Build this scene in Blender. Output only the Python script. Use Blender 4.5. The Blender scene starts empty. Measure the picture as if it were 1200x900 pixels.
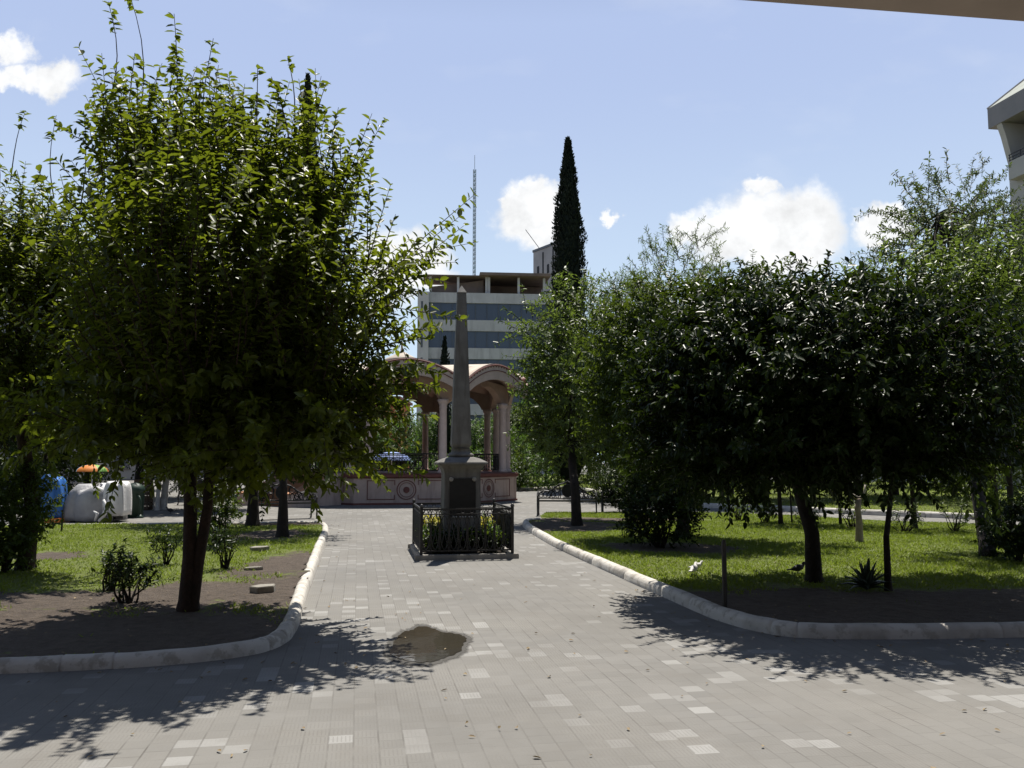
import bpy, bmesh, math, random
import numpy as np
from mathutils import Vector, Matrix
R = math.radians
C = bpy.context.scene.collection
scn = bpy.context.scene
PI = math.pi

# ------------------------------------------------------------------ survey: photo pixel -> place
F, EYE, PITCH = 1000.0, 1.6, math.atan(90 / 1000.0)
CP, SP = math.cos(PITCH), math.sin(PITCH)
def ray(px, py):
    u, v = (px - 600) / F, (450 - py) / F
    return np.array((u, CP - v * SP, SP + v * CP))
def g(px, py, z=0.0):
    d = ray(px, py); t = (z - EYE) / d[2]
    return np.array((d[0] * t, d[1] * t, z))
def W(px, py, Y):
    d = ray(px, py); t = Y / d[1]
    return np.array((d[0] * t, Y, EYE + d[2] * t))
AX = R(10.2)
D = np.array((-math.sin(AX), math.cos(AX), 0.0))     # the path runs this way
Rt = np.array((math.cos(AX), math.sin(AX), 0.0))

# ------------------------------------------------------------------ materials
def new_mat(name):
    m = bpy.data.materials.new(name); m.use_nodes = True
    nt = m.node_tree; b = nt.nodes['Principled BSDF']
    return m, nt, b
def lk(nt, a, b): nt.links.new(a, b)
def node(nt, t, **kw):
    n = nt.nodes.new(t)
    for k, v in kw.items(): setattr(n, k, v)
    return n
def math_n(nt, op, a, b=None, c=None):
    n = node(nt, 'ShaderNodeMath', operation=op)
    for i, v in enumerate((a, b, c)):
        if v is None: continue
        if isinstance(v, (int, float)): n.inputs[i].default_value = v
        else: lk(nt, v, n.inputs[i])
    return n.outputs[0]
def mixc(nt, fac, a, b):
    n = node(nt, 'ShaderNodeMix', data_type='RGBA')
    for sock, v in ((n.inputs[0], fac), (n.inputs[6], a), (n.inputs[7], b)):
        if isinstance(v, (int, float)): sock.default_value = v
        elif isinstance(v, tuple): sock.default_value = (*v[:3], 1)
        else: lk(nt, v, sock)
    return n.outputs[2]
def noise(nt, vec, scale, detail=4, rough=0.55):
    n = node(nt, 'ShaderNodeTexNoise'); n.inputs['Scale'].default_value = scale
    n.inputs['Detail'].default_value = detail; n.inputs['Roughness'].default_value = rough
    if vec is not None: lk(nt, vec, n.inputs['Vector'])
    return n.outputs['Fac']
def ramp(nt, fac, lo, hi):
    n = node(nt, 'ShaderNodeMapRange'); n.inputs[1].default_value = lo; n.inputs[2].default_value = hi
    lk(nt, fac, n.inputs[0]); return n.outputs[0]
def bump(nt, b, h, strength=0.4, dist=0.02):
    n = node(nt, 'ShaderNodeBump'); n.inputs['Strength'].default_value = strength
    n.inputs['Distance'].default_value = dist
    lk(nt, h, n.inputs['Height']); lk(nt, n.outputs[0], b.inputs['Normal'])
def pm(name, c1, c2=None, scale=6, rough=0.75, bs=0.3, bd=0.01, metal=0, spec=0.4, stain=None):
    m, nt, b = new_mat(name)
    c2 = c2 or tuple(x * 0.7 for x in c1)
    geo = node(nt, 'ShaderNodeNewGeometry')
    n1 = noise(nt, geo.outputs['Position'], scale, 6, 0.6)
    n2 = noise(nt, geo.outputs['Position'], scale * 6.3, 4, 0.6)
    col = mixc(nt, ramp(nt, n1, 0.35, 0.68), c1, c2)
    if stain:
        mp = node(nt, 'ShaderNodeMapping'); mp.inputs['Scale'].default_value = (1, 1, 0.15)
        lk(nt, geo.outputs['Position'], mp.inputs['Vector'])
        n3 = noise(nt, mp.outputs[0], scale * 1.7, 5, 0.6)
        col = mixc(nt, ramp(nt, n3, 0.5, 0.72), col, stain)
    lk(nt, col, b.inputs['Base Color'])
    b.inputs['Roughness'].default_value = rough; b.inputs['Metallic'].default_value = metal
    b.inputs['Specular IOR Level'].default_value = spec
    if bs: bump(nt, b, math_n(nt, 'ADD', n2, n1), bs, bd)
    return m
def leafmat(name, a, b_, tr, rough=0.4, fac=0.35, spec=0.5):
    m, nt, b = new_mat(name)
    geo = node(nt, 'ShaderNodeNewGeometry')
    rnd = geo.outputs['Random Per Island']
    nz = noise(nt, geo.outputs['Position'], 1.3, 2)
    f = math_n(nt, 'ADD', math_n(nt, 'MULTIPLY', rnd, 0.6), math_n(nt, 'MULTIPLY', nz, 0.4))
    lk(nt, mixc(nt, f, a, b_), b.inputs['Base Color'])
    b.inputs['Roughness'].default_value = rough; b.inputs['Specular IOR Level'].default_value = spec
    t = node(nt, 'ShaderNodeBsdfTranslucent')
    lk(nt, mixc(nt, f, tr, tuple(x * 0.6 for x in tr)), t.inputs['Color'])
    mx = node(nt, 'ShaderNodeMixShader'); mx.inputs[0].default_value = fac
    lk(nt, b.outputs[0], mx.inputs[1]); lk(nt, t.outputs[0], mx.inputs[2])
    lk(nt, mx.outputs[0], nt.nodes['Material Output'].inputs[0])
    return m

M = {}
M['bark'] = pm('bark', (.035, .026, .02), (.016, .012, .01), 9, .9, .9, .03)
M['bark_red'] = pm('bark_reddish', (.05, .03, .022), (.02, .014, .011), 7, .9, .8, .03)
M['bark_pale'] = pm('bark_pale', (.32, .26, .19), (.2, .16, .12), 9, .85, .6, .02)
M['whitewash'] = pm('whitewash', (.62, .6, .56), (.4, .38, .35), 7, .85, .4, .01)
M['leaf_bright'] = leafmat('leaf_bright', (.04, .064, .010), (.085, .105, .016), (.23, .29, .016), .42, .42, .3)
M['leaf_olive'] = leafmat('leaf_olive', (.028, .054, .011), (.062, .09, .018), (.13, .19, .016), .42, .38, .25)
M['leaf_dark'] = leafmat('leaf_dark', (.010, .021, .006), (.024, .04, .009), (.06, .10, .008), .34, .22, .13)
M['leaf_light'] = leafmat('leaf_light', (.06, .1, .024), (.12, .155, .045), (.18, .26, .035), .4, .45, .4)
M['leaf_fresh'] = leafmat('leaf_fresh', (.05, .1, .02), (.1, .15, .03), (.13, .24, .025), .45, .45)
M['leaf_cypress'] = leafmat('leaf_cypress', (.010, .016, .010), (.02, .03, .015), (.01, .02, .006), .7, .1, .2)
M['leaf_grey'] = leafmat('leaf_grey', (.04, .065, .025), (.085, .11, .04), (.12, .17, .03), .5, .4, .35)
M['grass_blade'] = leafmat('grass_blade', (.145, .215, .03), (.25, .275, .06), (.27, .36, .03), .5, .45, .2)
M['yellow_leaf'] = leafmat('yellow_leaf', (.6, .5, .04), (.5, .5, .06), (.6, .55, .05), .5, .45)
M['agave'] = leafmat('agave_leaf', (.03, .05, .035), (.045, .07, .045), (.01, .02, .01), .45, .1)
M['litter'] = leafmat('dry_leaf', (.2, .13, .06), (.32, .25, .14), (.1, .07, .03), .7, .15)
M['concrete'] = pm('concrete', (.33, .31, .28), (.24, .225, .2), 5, .85, .3)
M['stone'] = pm('obelisk_stone', (.205, .195, .178), (.145, .137, .124), 4, .85, .5, .01, stain=(.1, .09, .078))
M['plaque'] = pm('black_plaque', (.012, .012, .013), (.02, .02, .02), 9, .35, .1)
M['iron'] = pm('black_iron', (.014, .014, .015), (.03, .026, .024), 30, .5, .2, .004)
M['white_strip'] = pm('pale_strip', (.6, .6, .58), None, 9, .6, .1)
M['pink'] = pm('pink_plaster', (.56, .44, .37), (.48, .36, .3), 2.2, .85, .2, .01, stain=(.35, .26, .22))
M['pink_pale'] = pm('pale_pink_column', (.68, .55, .49), (.58, .46, .41), 5, .8, .15)
M['maroon'] = pm('maroon_paint', (.2, .075, .058), (.14, .055, .045), 8, .7, .1)
M['salmon'] = pm('salmon_ceiling', (.5, .35, .27), (.42, .28, .21), 3, .85, .1)
M['cream'] = pm('cream_roof', (.62, .55, .45), (.5, .43, .35), 2, .85, .3, .01, stain=(.36, .3, .24))
M['tan'] = pm('tan_fascia', (.54, .44, .36), (.45, .36, .29), 3, .85, .2)
M['terracotta'] = pm('terracotta_step', (.5, .25, .13), (.4, .2, .11), 6, .8, .2)
M['office'] = pm('office_render', (.58, .57, .56), (.48, .47, .46), .6, .85, .15, .02, stain=(.36, .35, .34))
M['office_core'] = pm('office_core_panel', (.64, .62, .59), (.53, .51, .49), .5, .85, .15, .02)
M['brown_slab'] = pm('brown_slab', (.24, .175, .14), (.15, .11, .09), .8, .85, .2, stain=(.2, .16, .13))
M['tower_grey'] = pm('grey_panel', (.42, .4, .39), (.33, .31, .3), .5, .85, .1)
M['dark'] = pm('dark_void', (.02, .02, .022), None, 3, .7, 0)
M['mullion'] = pm('mullion', (.12, .13, .15), None, 5, .5, 0)
M['mast'] = pm('mast_paint', (.2, .33, .33), (.3, .3, .3), 2, .5, 0)
M['hotel'] = pm('hotel_wall', (.5, .47, .43), (.42, .4, .37), .5, .85, .1)
M['hotel_grey'] = pm('hotel_fascia', (.27, .25, .25), (.22, .21, .21), .6, .8, .1)
M['shingle'] = pm('shingle_roof', (.36, .38, .33), (.28, .3, .26), 1.5, .8, .3)
M['soffit'] = pm('soffit_paint', (.42, .34, .28), (.36, .29, .24), 3, .8, .1)
M['orange_wall'] = pm('orange_wall', (.55, .17, .075), (.45, .13, .06), 1, .85, .1)
M['grey_wall'] = pm('grey_wall', (.4, .38, .36), (.3, .29, .28), .7, .85, .1)
M['blue_cloth'] = pm('blue_cloth', (.05, .19, .55), (.03, .13, .42), 4, .45, .4, .02)
M['umbrella_blue'] = pm('pale_blue_cloth', (.26, .36, .68), (.22, .3, .6), 4, .6, .1)
M['white_sheet'] = pm('white_sheet', (.78, .77, .75), (.68, .68, .68), 3, .5, .35, .03)
M['grey_sheet'] = pm('grey_sheet', (.38, .38, .39), (.29, .29, .3), 3, .45, .35, .03)
M['dark_green'] = pm('dark_green_paint', (.012, .035, .022), (.02, .045, .03), 6, .5, .1)
M['brown_box'] = pm('brown_crate', (.12, .085, .06), (.08, .06, .04), 6, .8, .2)
M['orange'] = pm('orange_cloth', (.75, .25, .04), (.6, .2, .04), 5, .6, .1)
M['green_cloth'] = pm('green_cloth', (.2, .42, .08), None, 5, .6, .1)
M['cyan_cloth'] = pm('cyan_cloth', (.25, .55, .7), None, 5, .6, .1)
M['white_paint'] = pm('white_paint', (.8, .8, .8), (.72, .72, .72), 4, .35, 0)
M['red_paint'] = pm('red_paint', (.35, .04, .035), None, 4, .5, 0)
M['rubber'] = pm('rubber', (.02, .02, .02), None, 9, .8, 0)
M['feather_dark'] = pm('feather_dark', (.035, .033, .036), (.02, .02, .02), 40, .6, .1)
M['feather_white'] = pm('feather_white', (.75, .73, .7), (.62, .6, .58), 30, .7, .1)
M['bone'] = pm('pale_bare_branch', (.42, .37, .3), (.3, .26, .2), 14, .8, .4)
M['slab'] = pm('pale_stone_slab', (.3, .28, .24), (.2, .185, .16), 9, .85, .4)

def glass(name, col, rough=.12):
    m, nt, b = new_mat(name)
    geo = node(nt, 'ShaderNodeNewGeometry')
    lk(nt, mixc(nt, geo.outputs['Random Per Island'], col, tuple(x * .75 for x in col)), b.inputs['Base Color'])
    b.inputs['Roughness'].default_value = rough; b.inputs['Specular IOR Level'].default_value = .7
    return m
M['glass'] = glass('blue_glass', (.085, .105, .15), .2)

# painted kerb, worn
m, nt, b = new_mat('kerb_paint'); M['kerb'] = m
geo = node(nt, 'ShaderNodeNewGeometry')
n1 = noise(nt, geo.outputs['Position'], 7, 6, .65); n2 = noise(nt, geo.outputs['Position'], 1.6, 4)
c = mixc(nt, ramp(nt, n1, .52, .6), (.56, .53, .475), (.38, .35, .3))
c = mixc(nt, ramp(nt, n2, .52, .72), c, (.37, .34, .295))
lk(nt, c, b.inputs['Base Color']); b.inputs['Roughness'].default_value = .8
bump(nt, b, noise(nt, geo.outputs['Position'], 35, 5), .5, .01)

# paving: small setts in columns along the path, a few replaced by paler ones
m, nt, b = new_mat('paving'); M['paving'] = m
geo = node(nt, 'ShaderNodeNewGeometry'); pos = geo.outputs['Position']
def dotn(v):
    n = node(nt, 'ShaderNodeVectorMath', operation='DOT_PRODUCT'); lk(nt, pos, n.inputs[0]); n.inputs[1].default_value = tuple(v)
    return n.outputs['Value']
TW, TL = .142, .142
a = math_n(nt, 'DIVIDE', dotn(Rt), TW); bb = math_n(nt, 'DIVIDE', dotn(D), TL)
row = math_n(nt, 'FLOOR', a); fr = math_n(nt, 'FRACT', a)
wn = node(nt, 'ShaderNodeTexWhiteNoise', noise_dimensions='1D'); lk(nt, row, wn.inputs['W'])
stag = math_n(nt, 'MULTIPLY', math_n(nt, 'FLOOR', math_n(nt, 'MULTIPLY', wn.outputs['Value'], 4.0)), .25)
b2 = math_n(nt, 'ADD', bb, stag)
colm = math_n(nt, 'FLOOR', b2); fc = math_n(nt, 'FRACT', b2)
cmb = node(nt, 'ShaderNodeCombineXYZ'); lk(nt, row, cmb.inputs[0]); lk(nt, colm, cmb.inputs[1])
wn2 = node(nt, 'ShaderNodeTexWhiteNoise', noise_dimensions='3D'); lk(nt, cmb.outputs[0], wn2.inputs['Vector'])
rv = wn2.outputs['Value']
big = noise(nt, cmb.outputs[0], .11, 3)                        # pale ones come in loose clusters
thr = math_n(nt, 'SUBTRACT', .985, math_n(nt, 'MULTIPLY', ramp(nt, big, .45, .68), .34))
pale = math_n(nt, 'GREATER_THAN', rv, thr)
sep = node(nt, 'ShaderNodeSeparateColor'); lk(nt, wn2.outputs['Color'], sep.inputs[0])
base = mixc(nt, sep.outputs[1], (.15, .145, .134), (.182, .176, .163))
base = mixc(nt, ramp(nt, noise(nt, pos, .55, 4), .35, .68), base, (.195, .186, .167))
base = mixc(nt, math_n(nt, 'MULTIPLY', pale, math_n(nt, 'ADD', .35, math_n(nt, 'MULTIPLY', sep.outputs[2], .65))), base, (.285, .28, .265))
grime = noise(nt, pos, 1.7, 6, .65)
base = mixc(nt, math_n(nt, 'MULTIPLY', ramp(nt, grime, .52, .75), .45), base, (.15, .135, .115))
def edge(x, w):
    return math_n(nt, 'LESS_THAN', math_n(nt, 'MINIMUM', x, math_n(nt, 'SUBTRACT', 1.0, x)), w)
jn = noise(nt, pos, 3.0, 3)
jl = math_n(nt, 'MULTIPLY', edge(fr, .035), ramp(nt, jn, .35, .65))
jc = math_n(nt, 'MULTIPLY', edge(fc, .03), math_n(nt, 'MULTIPLY', ramp(nt, jn, .4, .7), .7))
joint = math_n(nt, 'MAXIMUM', jl, jc)
base = mixc(nt, math_n(nt, 'MULTIPLY', joint, math_n(nt, 'ADD', .34, math_n(nt, 'MULTIPLY', ramp(nt, noise(nt, pos, .8, 3), .38, .62), .6))), base, (.085, .078, .068))
rib = math_n(nt, 'FRACT', math_n(nt, 'MULTIPLY', fr, 6.0))
ribm = math_n(nt, 'MULTIPLY', math_n(nt, 'LESS_THAN', rib, .3), ramp(nt, noise(nt, pos, 1.1, 3), .42, .6))
ribm = math_n(nt, 'MULTIPLY', ribm, math_n(nt, 'SUBTRACT', 1.0, edge(fc, .14)))
base = mixc(nt, math_n(nt, 'MULTIPLY', ribm, .3), base, (.11, .1, .09))
base = mixc(nt, math_n(nt, 'MULTIPLY', ramp(nt, noise(nt, pos, .33, 6, .7), .45, .6), .5), base, (.125, .118, .105))
fine = noise(nt, pos, 90, 3)
base = mixc(nt, math_n(nt, 'MULTIPLY', ramp(nt, fine, .5, .8), .22), base, (.1, .09, .08))
lk(nt, base, b.inputs['Base Color']); b.inputs['Roughness'].default_value = .82
h = math_n(nt, 'SUBTRACT', math_n(nt, 'ADD', math_n(nt, 'MULTIPLY', fine, .35), math_n(nt, 'MULTIPLY', sep.outputs[0], .8)), math_n(nt, 'ADD', joint, math_n(nt, 'MULTIPLY', ribm, .5)))
bump(nt, b, h, .5, .006)

# lawn: soil and turf from a per-vertex turf density
m, nt, b = new_mat('turf_and_soil'); M['lawn'] = m
geo = node(nt, 'ShaderNodeNewGeometry'); pos = geo.outputs['Position']
at = node(nt, 'ShaderNodeAttribute', attribute_name='turf')
nz = noise(nt, pos, 5, 5, .65)
f = ramp(nt, math_n(nt, 'ADD', at.outputs['Fac'], math_n(nt, 'MULTIPLY', math_n(nt, 'SUBTRACT', nz, .5), 1.7)), .38, .62)
soil = mixc(nt, ramp(nt, noise(nt, pos, 9, 6, .7), .35, .7), (.08, .06, .045), (.145, .112, .084))
grass = mixc(nt, noise(nt, pos, 2.2, 4), (.11, .16, .025), (.19, .21, .045))
lk(nt, mixc(nt, f, soil, grass), b.inputs['Base Color']); b.inputs['Roughness'].default_value = .95
bump(nt, b, math_n(nt, 'ADD', noise(nt, pos, 40, 5, .7), math_n(nt, 'MULTIPLY', noise(nt, pos, 9, 4, .6), 2.0)), 1.0, .05)

# puddle water
m, nt, b = new_mat('muddy_water'); M['puddle'] = m
geo = node(nt, 'ShaderNodeNewGeometry')
lk(nt, mixc(nt, noise(nt, geo.outputs['Position'], 3, 3), (.032, .028, .02), (.042, .037, .027)), b.inputs['Base Color'])
b.inputs['Roughness'].default_value = .04; b.inputs['IOR'].default_value = 1.33; b.inputs['Specular IOR Level'].default_value = .45
bump(nt, b, noise(nt, geo.outputs['Position'], 9, 2), .05, .01)
m, nt, b = new_mat('damp_stone'); M['damp'] = m
geo = node(nt, 'ShaderNodeNewGeometry')
lk(nt, mixc(nt, noise(nt, geo.outputs['Position'], 8, 4), (.045, .041, .035), (.075, .07, .06)), b.inputs['Base Color'])
b.inputs['Roughness'].default_value = .8
at = node(nt, 'ShaderNodeAttribute', attribute_name='wet'); tr = node(nt, 'ShaderNodeBsdfTransparent'); mx = node(nt, 'ShaderNodeMixShader')
wf_ = math_n(nt, 'ADD', at.outputs['Fac'], math_n(nt, 'MULTIPLY', math_n(nt, 'SUBTRACT', noise(nt, geo.outputs['Position'], 14, 5, .65), .5), 1.1))
lk(nt, math_n(nt, 'MULTIPLY', ramp(nt, wf_, .3, .75), .9), mx.inputs[0]); lk(nt, tr.outputs[0], mx.inputs[1]); lk(nt, b.outputs[0], mx.inputs[2]); lk(nt, mx.outputs[0], nt.nodes['Material Output'].inputs[0])

# ------------------------------------------------------------------ objects
def tag(o, label=None, cat=None, group=None, kind=None):
    for k, v in (('label', label), ('category', cat), ('group', group), ('kind', kind)):
        if v: o[k] = v
    return o
def thing(name, loc, label, cat, group=None):
    o = bpy.data.objects.new(name, None); C.objects.link(o); o.location = tuple(loc); o.empty_display_size = .2
    return tag(o, label, cat, group)
def org(parent):
    p = np.zeros(3)
    while parent is not None:
        p = p + np.array(parent.location); parent = parent.parent
    return p
def link(name, me, parent=None, smooth=False):
    o = bpy.data.objects.new(name, me); C.objects.link(o)
    if parent is not None: o.parent = parent
    return o
class MB:
    """faces in world coordinates, linked as ONE mesh object"""
    def __init__(s): s.v = []; s.f = []; s.m = []; s.mi = 0
    def add(s, vs, fs):
        n = len(s.v); s.v += [tuple(map(float, x)) for x in vs]
        s.f += [tuple(i + n for i in q) for q in fs]; s.m += [s.mi] * len(fs); return s
    def box(s, c, size, ax=(1, 0, 0), ay=(0, 1, 0), az=(0, 0, 1)):
        c = np.array(c, float); ax, ay, az = (np.array(a, float) * k / 2 for a, k in zip((ax, ay, az), size))
        vs = [c + i * ax + j * ay + k * az for k in (-1, 1) for j in (-1, 1) for i in (-1, 1)]
        return s.add(vs, [(0, 2, 3, 1), (4, 5, 7, 6), (0, 1, 5, 4), (2, 6, 7, 3), (0, 4, 6, 2), (1, 3, 7, 5)])
    def tube(s, pts, rad, n=6, cap=True, flat=1.0):
        pts = [np.array(p, float) for p in pts]
        if isinstance(rad, (int, float)): rad = [rad] * len(pts)
        vs = []; ref = None
        for i, p in enumerate(pts):
            t = pts[min(i + 1, len(pts) - 1)] - pts[max(i - 1, 0)]; t = t / (np.linalg.norm(t) + 1e-9)
            if ref is None or abs(np.dot(ref, t)) > .95:
                ref = np.array((1., 0, 0)) if abs(t[0]) < .8 else np.array((0, 1., 0))
            a = np.cross(t, ref); a /= np.linalg.norm(a); b_ = np.cross(a, t); ref = b_
            for k in range(n):
                th = 2 * PI * k / n
                vs.append(p + rad[i] * (math.cos(th) * a * flat + math.sin(th) * b_))
        fs = [(i * n + k, i * n + (k + 1) % n, (i + 1) * n + (k + 1) % n, (i + 1) * n + k) for i in range(len(pts) - 1) for k in range(n)]
        if cap: fs += [tuple(range(n - 1, -1, -1)), tuple((len(pts) - 1) * n + k for k in range(n))]
        return s.add(vs, fs)
    def lathe(s, c, prof, n=24, sx=1, sy=1, rot=0):
        c = np.array(c, float); vs = []
        for r, z in prof:
            for k in range(n):
                th = 2 * PI * k / n + rot
                vs.append(c + (r * math.cos(th) * sx, r * math.sin(th) * sy, z))
        fs = [(i * n + k, i * n + (k + 1) % n, (i + 1) * n + (k + 1) % n, (i + 1) * n + k) for i in range(len(prof) - 1) for k in range(n)]
        fs += [tuple(range(n - 1, -1, -1)), tuple((len(prof) - 1) * n + k for k in range(n))]
        return s.add(vs, fs)
    def prism(s, pts, off):
        """polygon pts (3-D) pushed along off"""
        pts = [np.array(p, float) for p in pts]; off = np.array(off, float); n = len(pts)
        return s.add(pts + [p + off for p in pts], [tuple(range(n - 1, -1, -1)), tuple(range(n, 2 * n))] +
                     [(i, (i + 1) % n, n + (i + 1) % n, n + i) for i in range(n)])
    def build(s, name, mat, parent=None, smooth=False, label=None, bevel=0, local=False):
        me = bpy.data.meshes.new(name)
        o3 = np.zeros(3) if local else org(parent)
        me.from_pydata([tuple(np.array(v) - o3) for v in s.v], [], s.f); me.update()
        for mm in (mat if isinstance(mat, (list, tuple)) else [mat]): me.materials.append(mm)
        if len(me.materials) > 1: me.polygons.foreach_set('material_index', s.m)
        bm = bmesh.new(); bm.from_mesh(me); bmesh.ops.recalc_face_normals(bm, faces=bm.faces)
        if bevel: bmesh.ops.bevel(bm, geom=bm.edges[:], offset=bevel, segments=2, affect='EDGES', clamp_overlap=True)
        bm.to_mesh(me); bm.free()
        if smooth: me.polygons.foreach_set('use_smooth', [True] * len(me.polygons))
        o = link(name, me, parent)
        if label: o['label'] = label
        return o
def quads(name, V, Q, mats, mi=None, parent=None, smooth=False):
    me = bpy.data.meshes.new(name)
    V = np.asarray(V, np.float32); Q = np.asarray(Q, np.int32)
    me.vertices.add(len(V)); me.vertices.foreach_set('co', V.ravel())
    me.loops.add(len(Q) * 4); me.loops.foreach_set('vertex_index', Q.ravel())
    me.polygons.add(len(Q)); me.polygons.foreach_set('loop_start', np.arange(0, len(Q) * 4, 4, dtype=np.int32))
    for mm in mats: me.materials.append(mm)
    if mi is not None: me.polygons.foreach_set('material_index', np.asarray(mi, np.int32))
    me.update(calc_edges=True); me.validate()
    if smooth: me.polygons.foreach_set('use_smooth', [True] * len(me.polygons))
    return link(name, me, parent)

# ------------------------------------------------------------------ foliage kit
def unit(a): return a / (np.linalg.norm(a, axis=-1, keepdims=True) + 1e-9)
def leaf_geo(P, A, N, L, Wd, fold=.12, droop=.12):
    P = np.asarray(P); n = len(P); A = unit(A); S = unit(np.cross(A, N)); N = np.cross(S, A)
    L = np.broadcast_to(L, n)[:, None]; w = np.broadcast_to(Wd, n)[:, None] / 2
    V = np.stack([P,
                  P + A * L * .28 + S * w * .9 + N * w * fold * 3, P + A * L * .66 + S * w * .8 + N * w * fold * 3 - N * L * droop * .4,
                  P + A * L - N * L * droop,
                  P + A * L * .66 - S * w * .8 + N * w * fold * 3 - N * L * droop * .4, P + A * L * .28 - S * w * .9 + N * w * fold * 3], 1)
    b0 = (np.arange(n) * 6)[:, None]
    Q = np.concatenate([b0 + np.array([[0, 1, 2, 3]]), b0 + np.array([[0, 3, 4, 5]])])
    return V.reshape(-1, 3), Q
class Foliage:
    def __init__(s): s.V = []; s.Q = []; s.n = 0
    def add(s, V, Q): s.V.append(V); s.Q.append(Q + s.n); s.n += len(V)
    def leaves(s, *a, **k): s.add(*leaf_geo(*a, **k))
    def build(s, name, mat, parent): return quads(name, np.concatenate(s.V) - (0, 0, 0), np.concatenate(s.Q), [mat], None, parent)
def lump(dirs, rng, amp):
    """slow bumps over the sphere of directions"""
    o = np.zeros(len(dirs))
    for k in range(7):
        w = rng.normal(size=3) * (1.6 + k * .55); o += np.sin(dirs @ w + rng.uniform(0, 6.28)) / (1 + k * .35)
    return 1 + amp * o / 2.2
def ell_points(rng, n, c, r, shell=.55, flat=0., amp=.18):
    d = unit(rng.normal(size=(n, 3)))
    if flat: d[:, 2] = np.where(d[:, 2] < -flat, -flat * rng.uniform(.3, 1, n), d[:, 2])
    rad = rng.uniform(shell ** 3, 1, n) ** (1 / 3) * lump(d, rng, amp)
    return np.array(c) + d * rad[:, None] * np.array(r), d
def shoots(rng, fo, tw, P, d, length, up=.5, out=.5, jit=.4, droop=0., step=.045, L=.09, Wd=.05, start=.1, spread=.9, hang=.15, twig=.004, tips=None, pair=True):
    """leafy twigs growing from points P with outward directions d"""
    n = len(P)
    dr = unit(d * np.array((1, 1, .5)) * out + np.array((0, 0, up)) + rng.normal(size=(n, 3)) * jit * .5)
    ln = rng.uniform(length[0], length[1], n)
    bend = rng.normal(size=(n, 3)) * .12
    for i in range(n):
        l = ln[i]; t = np.arange(start * l, l, step) + rng.uniform(-.3, .3) * step
        s_ = t / l
        def pt(s1): return P[i] + dr[i] * l * s1 + (bend[i] + np.array((0, 0, -droop))) * l * (s1 ** 2)
        pts = np.array([pt(x) for x in s_]) if len(s_) else np.zeros((0, 3))
        if len(pts):
            tang = unit(dr[i] + 2 * (bend[i] + np.array((0, 0, -droop))) * s_[:, None])
            k = len(pts)
            th = np.arange(k) * 2.4 + rng.uniform(0, 6.28)
            e1 = unit(np.cross(tang, np.array((.31, .17, .93)))); e2 = np.cross(tang, e1)
            for q in ((0, PI) if pair else (0,)):
                side = e1 * np.cos(th + q)[:, None] + e2 * np.sin(th + q)[:, None]
                A = unit(tang * (1 - spread * .6) + side * spread + np.array((0, 0, -hang)) + rng.normal(size=(k, 3)) * .22)
                N = unit(tang * .7 + np.array((0, 0, .75)) + rng.normal(size=(k, 3)) * .35)
                sz = rng.uniform(.5, 1.25, k)
                fo.leaves(pts, A, N, L * sz, Wd * sz)
        if tw is not None and twig: tw.tube([P[i], pt(.5), pt(1.)], [twig * 1.4, twig, twig * .5], 3, False)
def limb_to(tw, rng, a, b_, r0, r1, n=5, sag=.12, sides=6):
    a, b_ = np.array(a, float), np.array(b_, float); ln = np.linalg.norm(b_ - a)
    k = rng.normal(size=3) * ln * .07
    pts = []; rad = []
    for i in range(n + 1):
        t = i / n
        p = a + (b_ - a) * t + k * math.sin(PI * t) + np.array((0, 0, -sag * ln * math.sin(PI * t)))
        if 0 < i < n: p = p + rng.normal(size=3) * ln * .012
        pts.append(p); rad.append(r0 + (r1 - r0) * t ** .8)
    tw.tube(pts, rad, sides, True); return pts
def copy_tree(o, parent=None):
    c = o.copy(); C.objects.link(c)
    if parent is not None: c.parent = parent
    for ch in list(o.children): copy_tree(ch, c)
    return c
def trunk_base(tw, rng, pts, rad, sides=10):
    p0 = np.array(pts[0], float)
    pts = [p0 - (0, 0, .12), p0, p0 + (np.array(pts[1]) - p0) * .12] + [np.array(p, float) for p in pts[1:]]
    rad = [rad[0] * 1.4, rad[0] * 1.22, rad[0] * 1.04] + list(rad[1:])
    tw.tube(pts, rad, sides)
def finish(root, tw, fo, bark, leaf, crown='crown'):
    if tw.v: tw.build('trunk', bark, root, smooth=True, local=True)
    fo.build(crown, leaf, root)
    return root

# ------------------------------------------------------------------ world, sun, camera
EL, AZ = R(68), R(10)
sd = np.array((math.sin(AZ) * math.cos(EL), math.cos(AZ) * math.cos(EL), math.sin(EL)))
SKY = .06
wd = bpy.data.worlds.new('World'); scn.world = wd; wd.use_nodes = True
nt = wd.node_tree; bg = nt.nodes['Background']; bg.inputs['Strength'].default_value = SKY
sky = node(nt, 'ShaderNodeTexSky', sky_type='NISHITA'); sky.sun_disc = False
sky.sun_elevation = EL; sky.sun_rotation = AZ; sky.air_density = 1.0; sky.dust_density = .6; sky.ozone_density = 1.5; sky.altitude = 1800
tc = node(nt, 'ShaderNodeTexCoord'); sp = node(nt, 'ShaderNodeSeparateXYZ'); lk(nt, tc.outputs['Generated'], sp.inputs[0])
yy = math_n(nt, 'MAXIMUM', sp.outputs[1], .02)
u = math_n(nt, 'DIVIDE', sp.outputs[0], yy); w_ = math_n(nt, 'DIVIDE', sp.outputs[2], yy)
cuv = node(nt, 'ShaderNodeCombineXYZ'); lk(nt, u, cuv.inputs[0]); lk(nt, w_, cuv.inputs[1])
nzn = node(nt, 'ShaderNodeTexNoise'); nzn.inputs['Scale'].default_value = 19; nzn.inputs['Detail'].default_value = 7; nzn.inputs['Roughness'].default_value = .62
lk(nt, cuv.outputs[0], nzn.inputs['Vector'])
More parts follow.
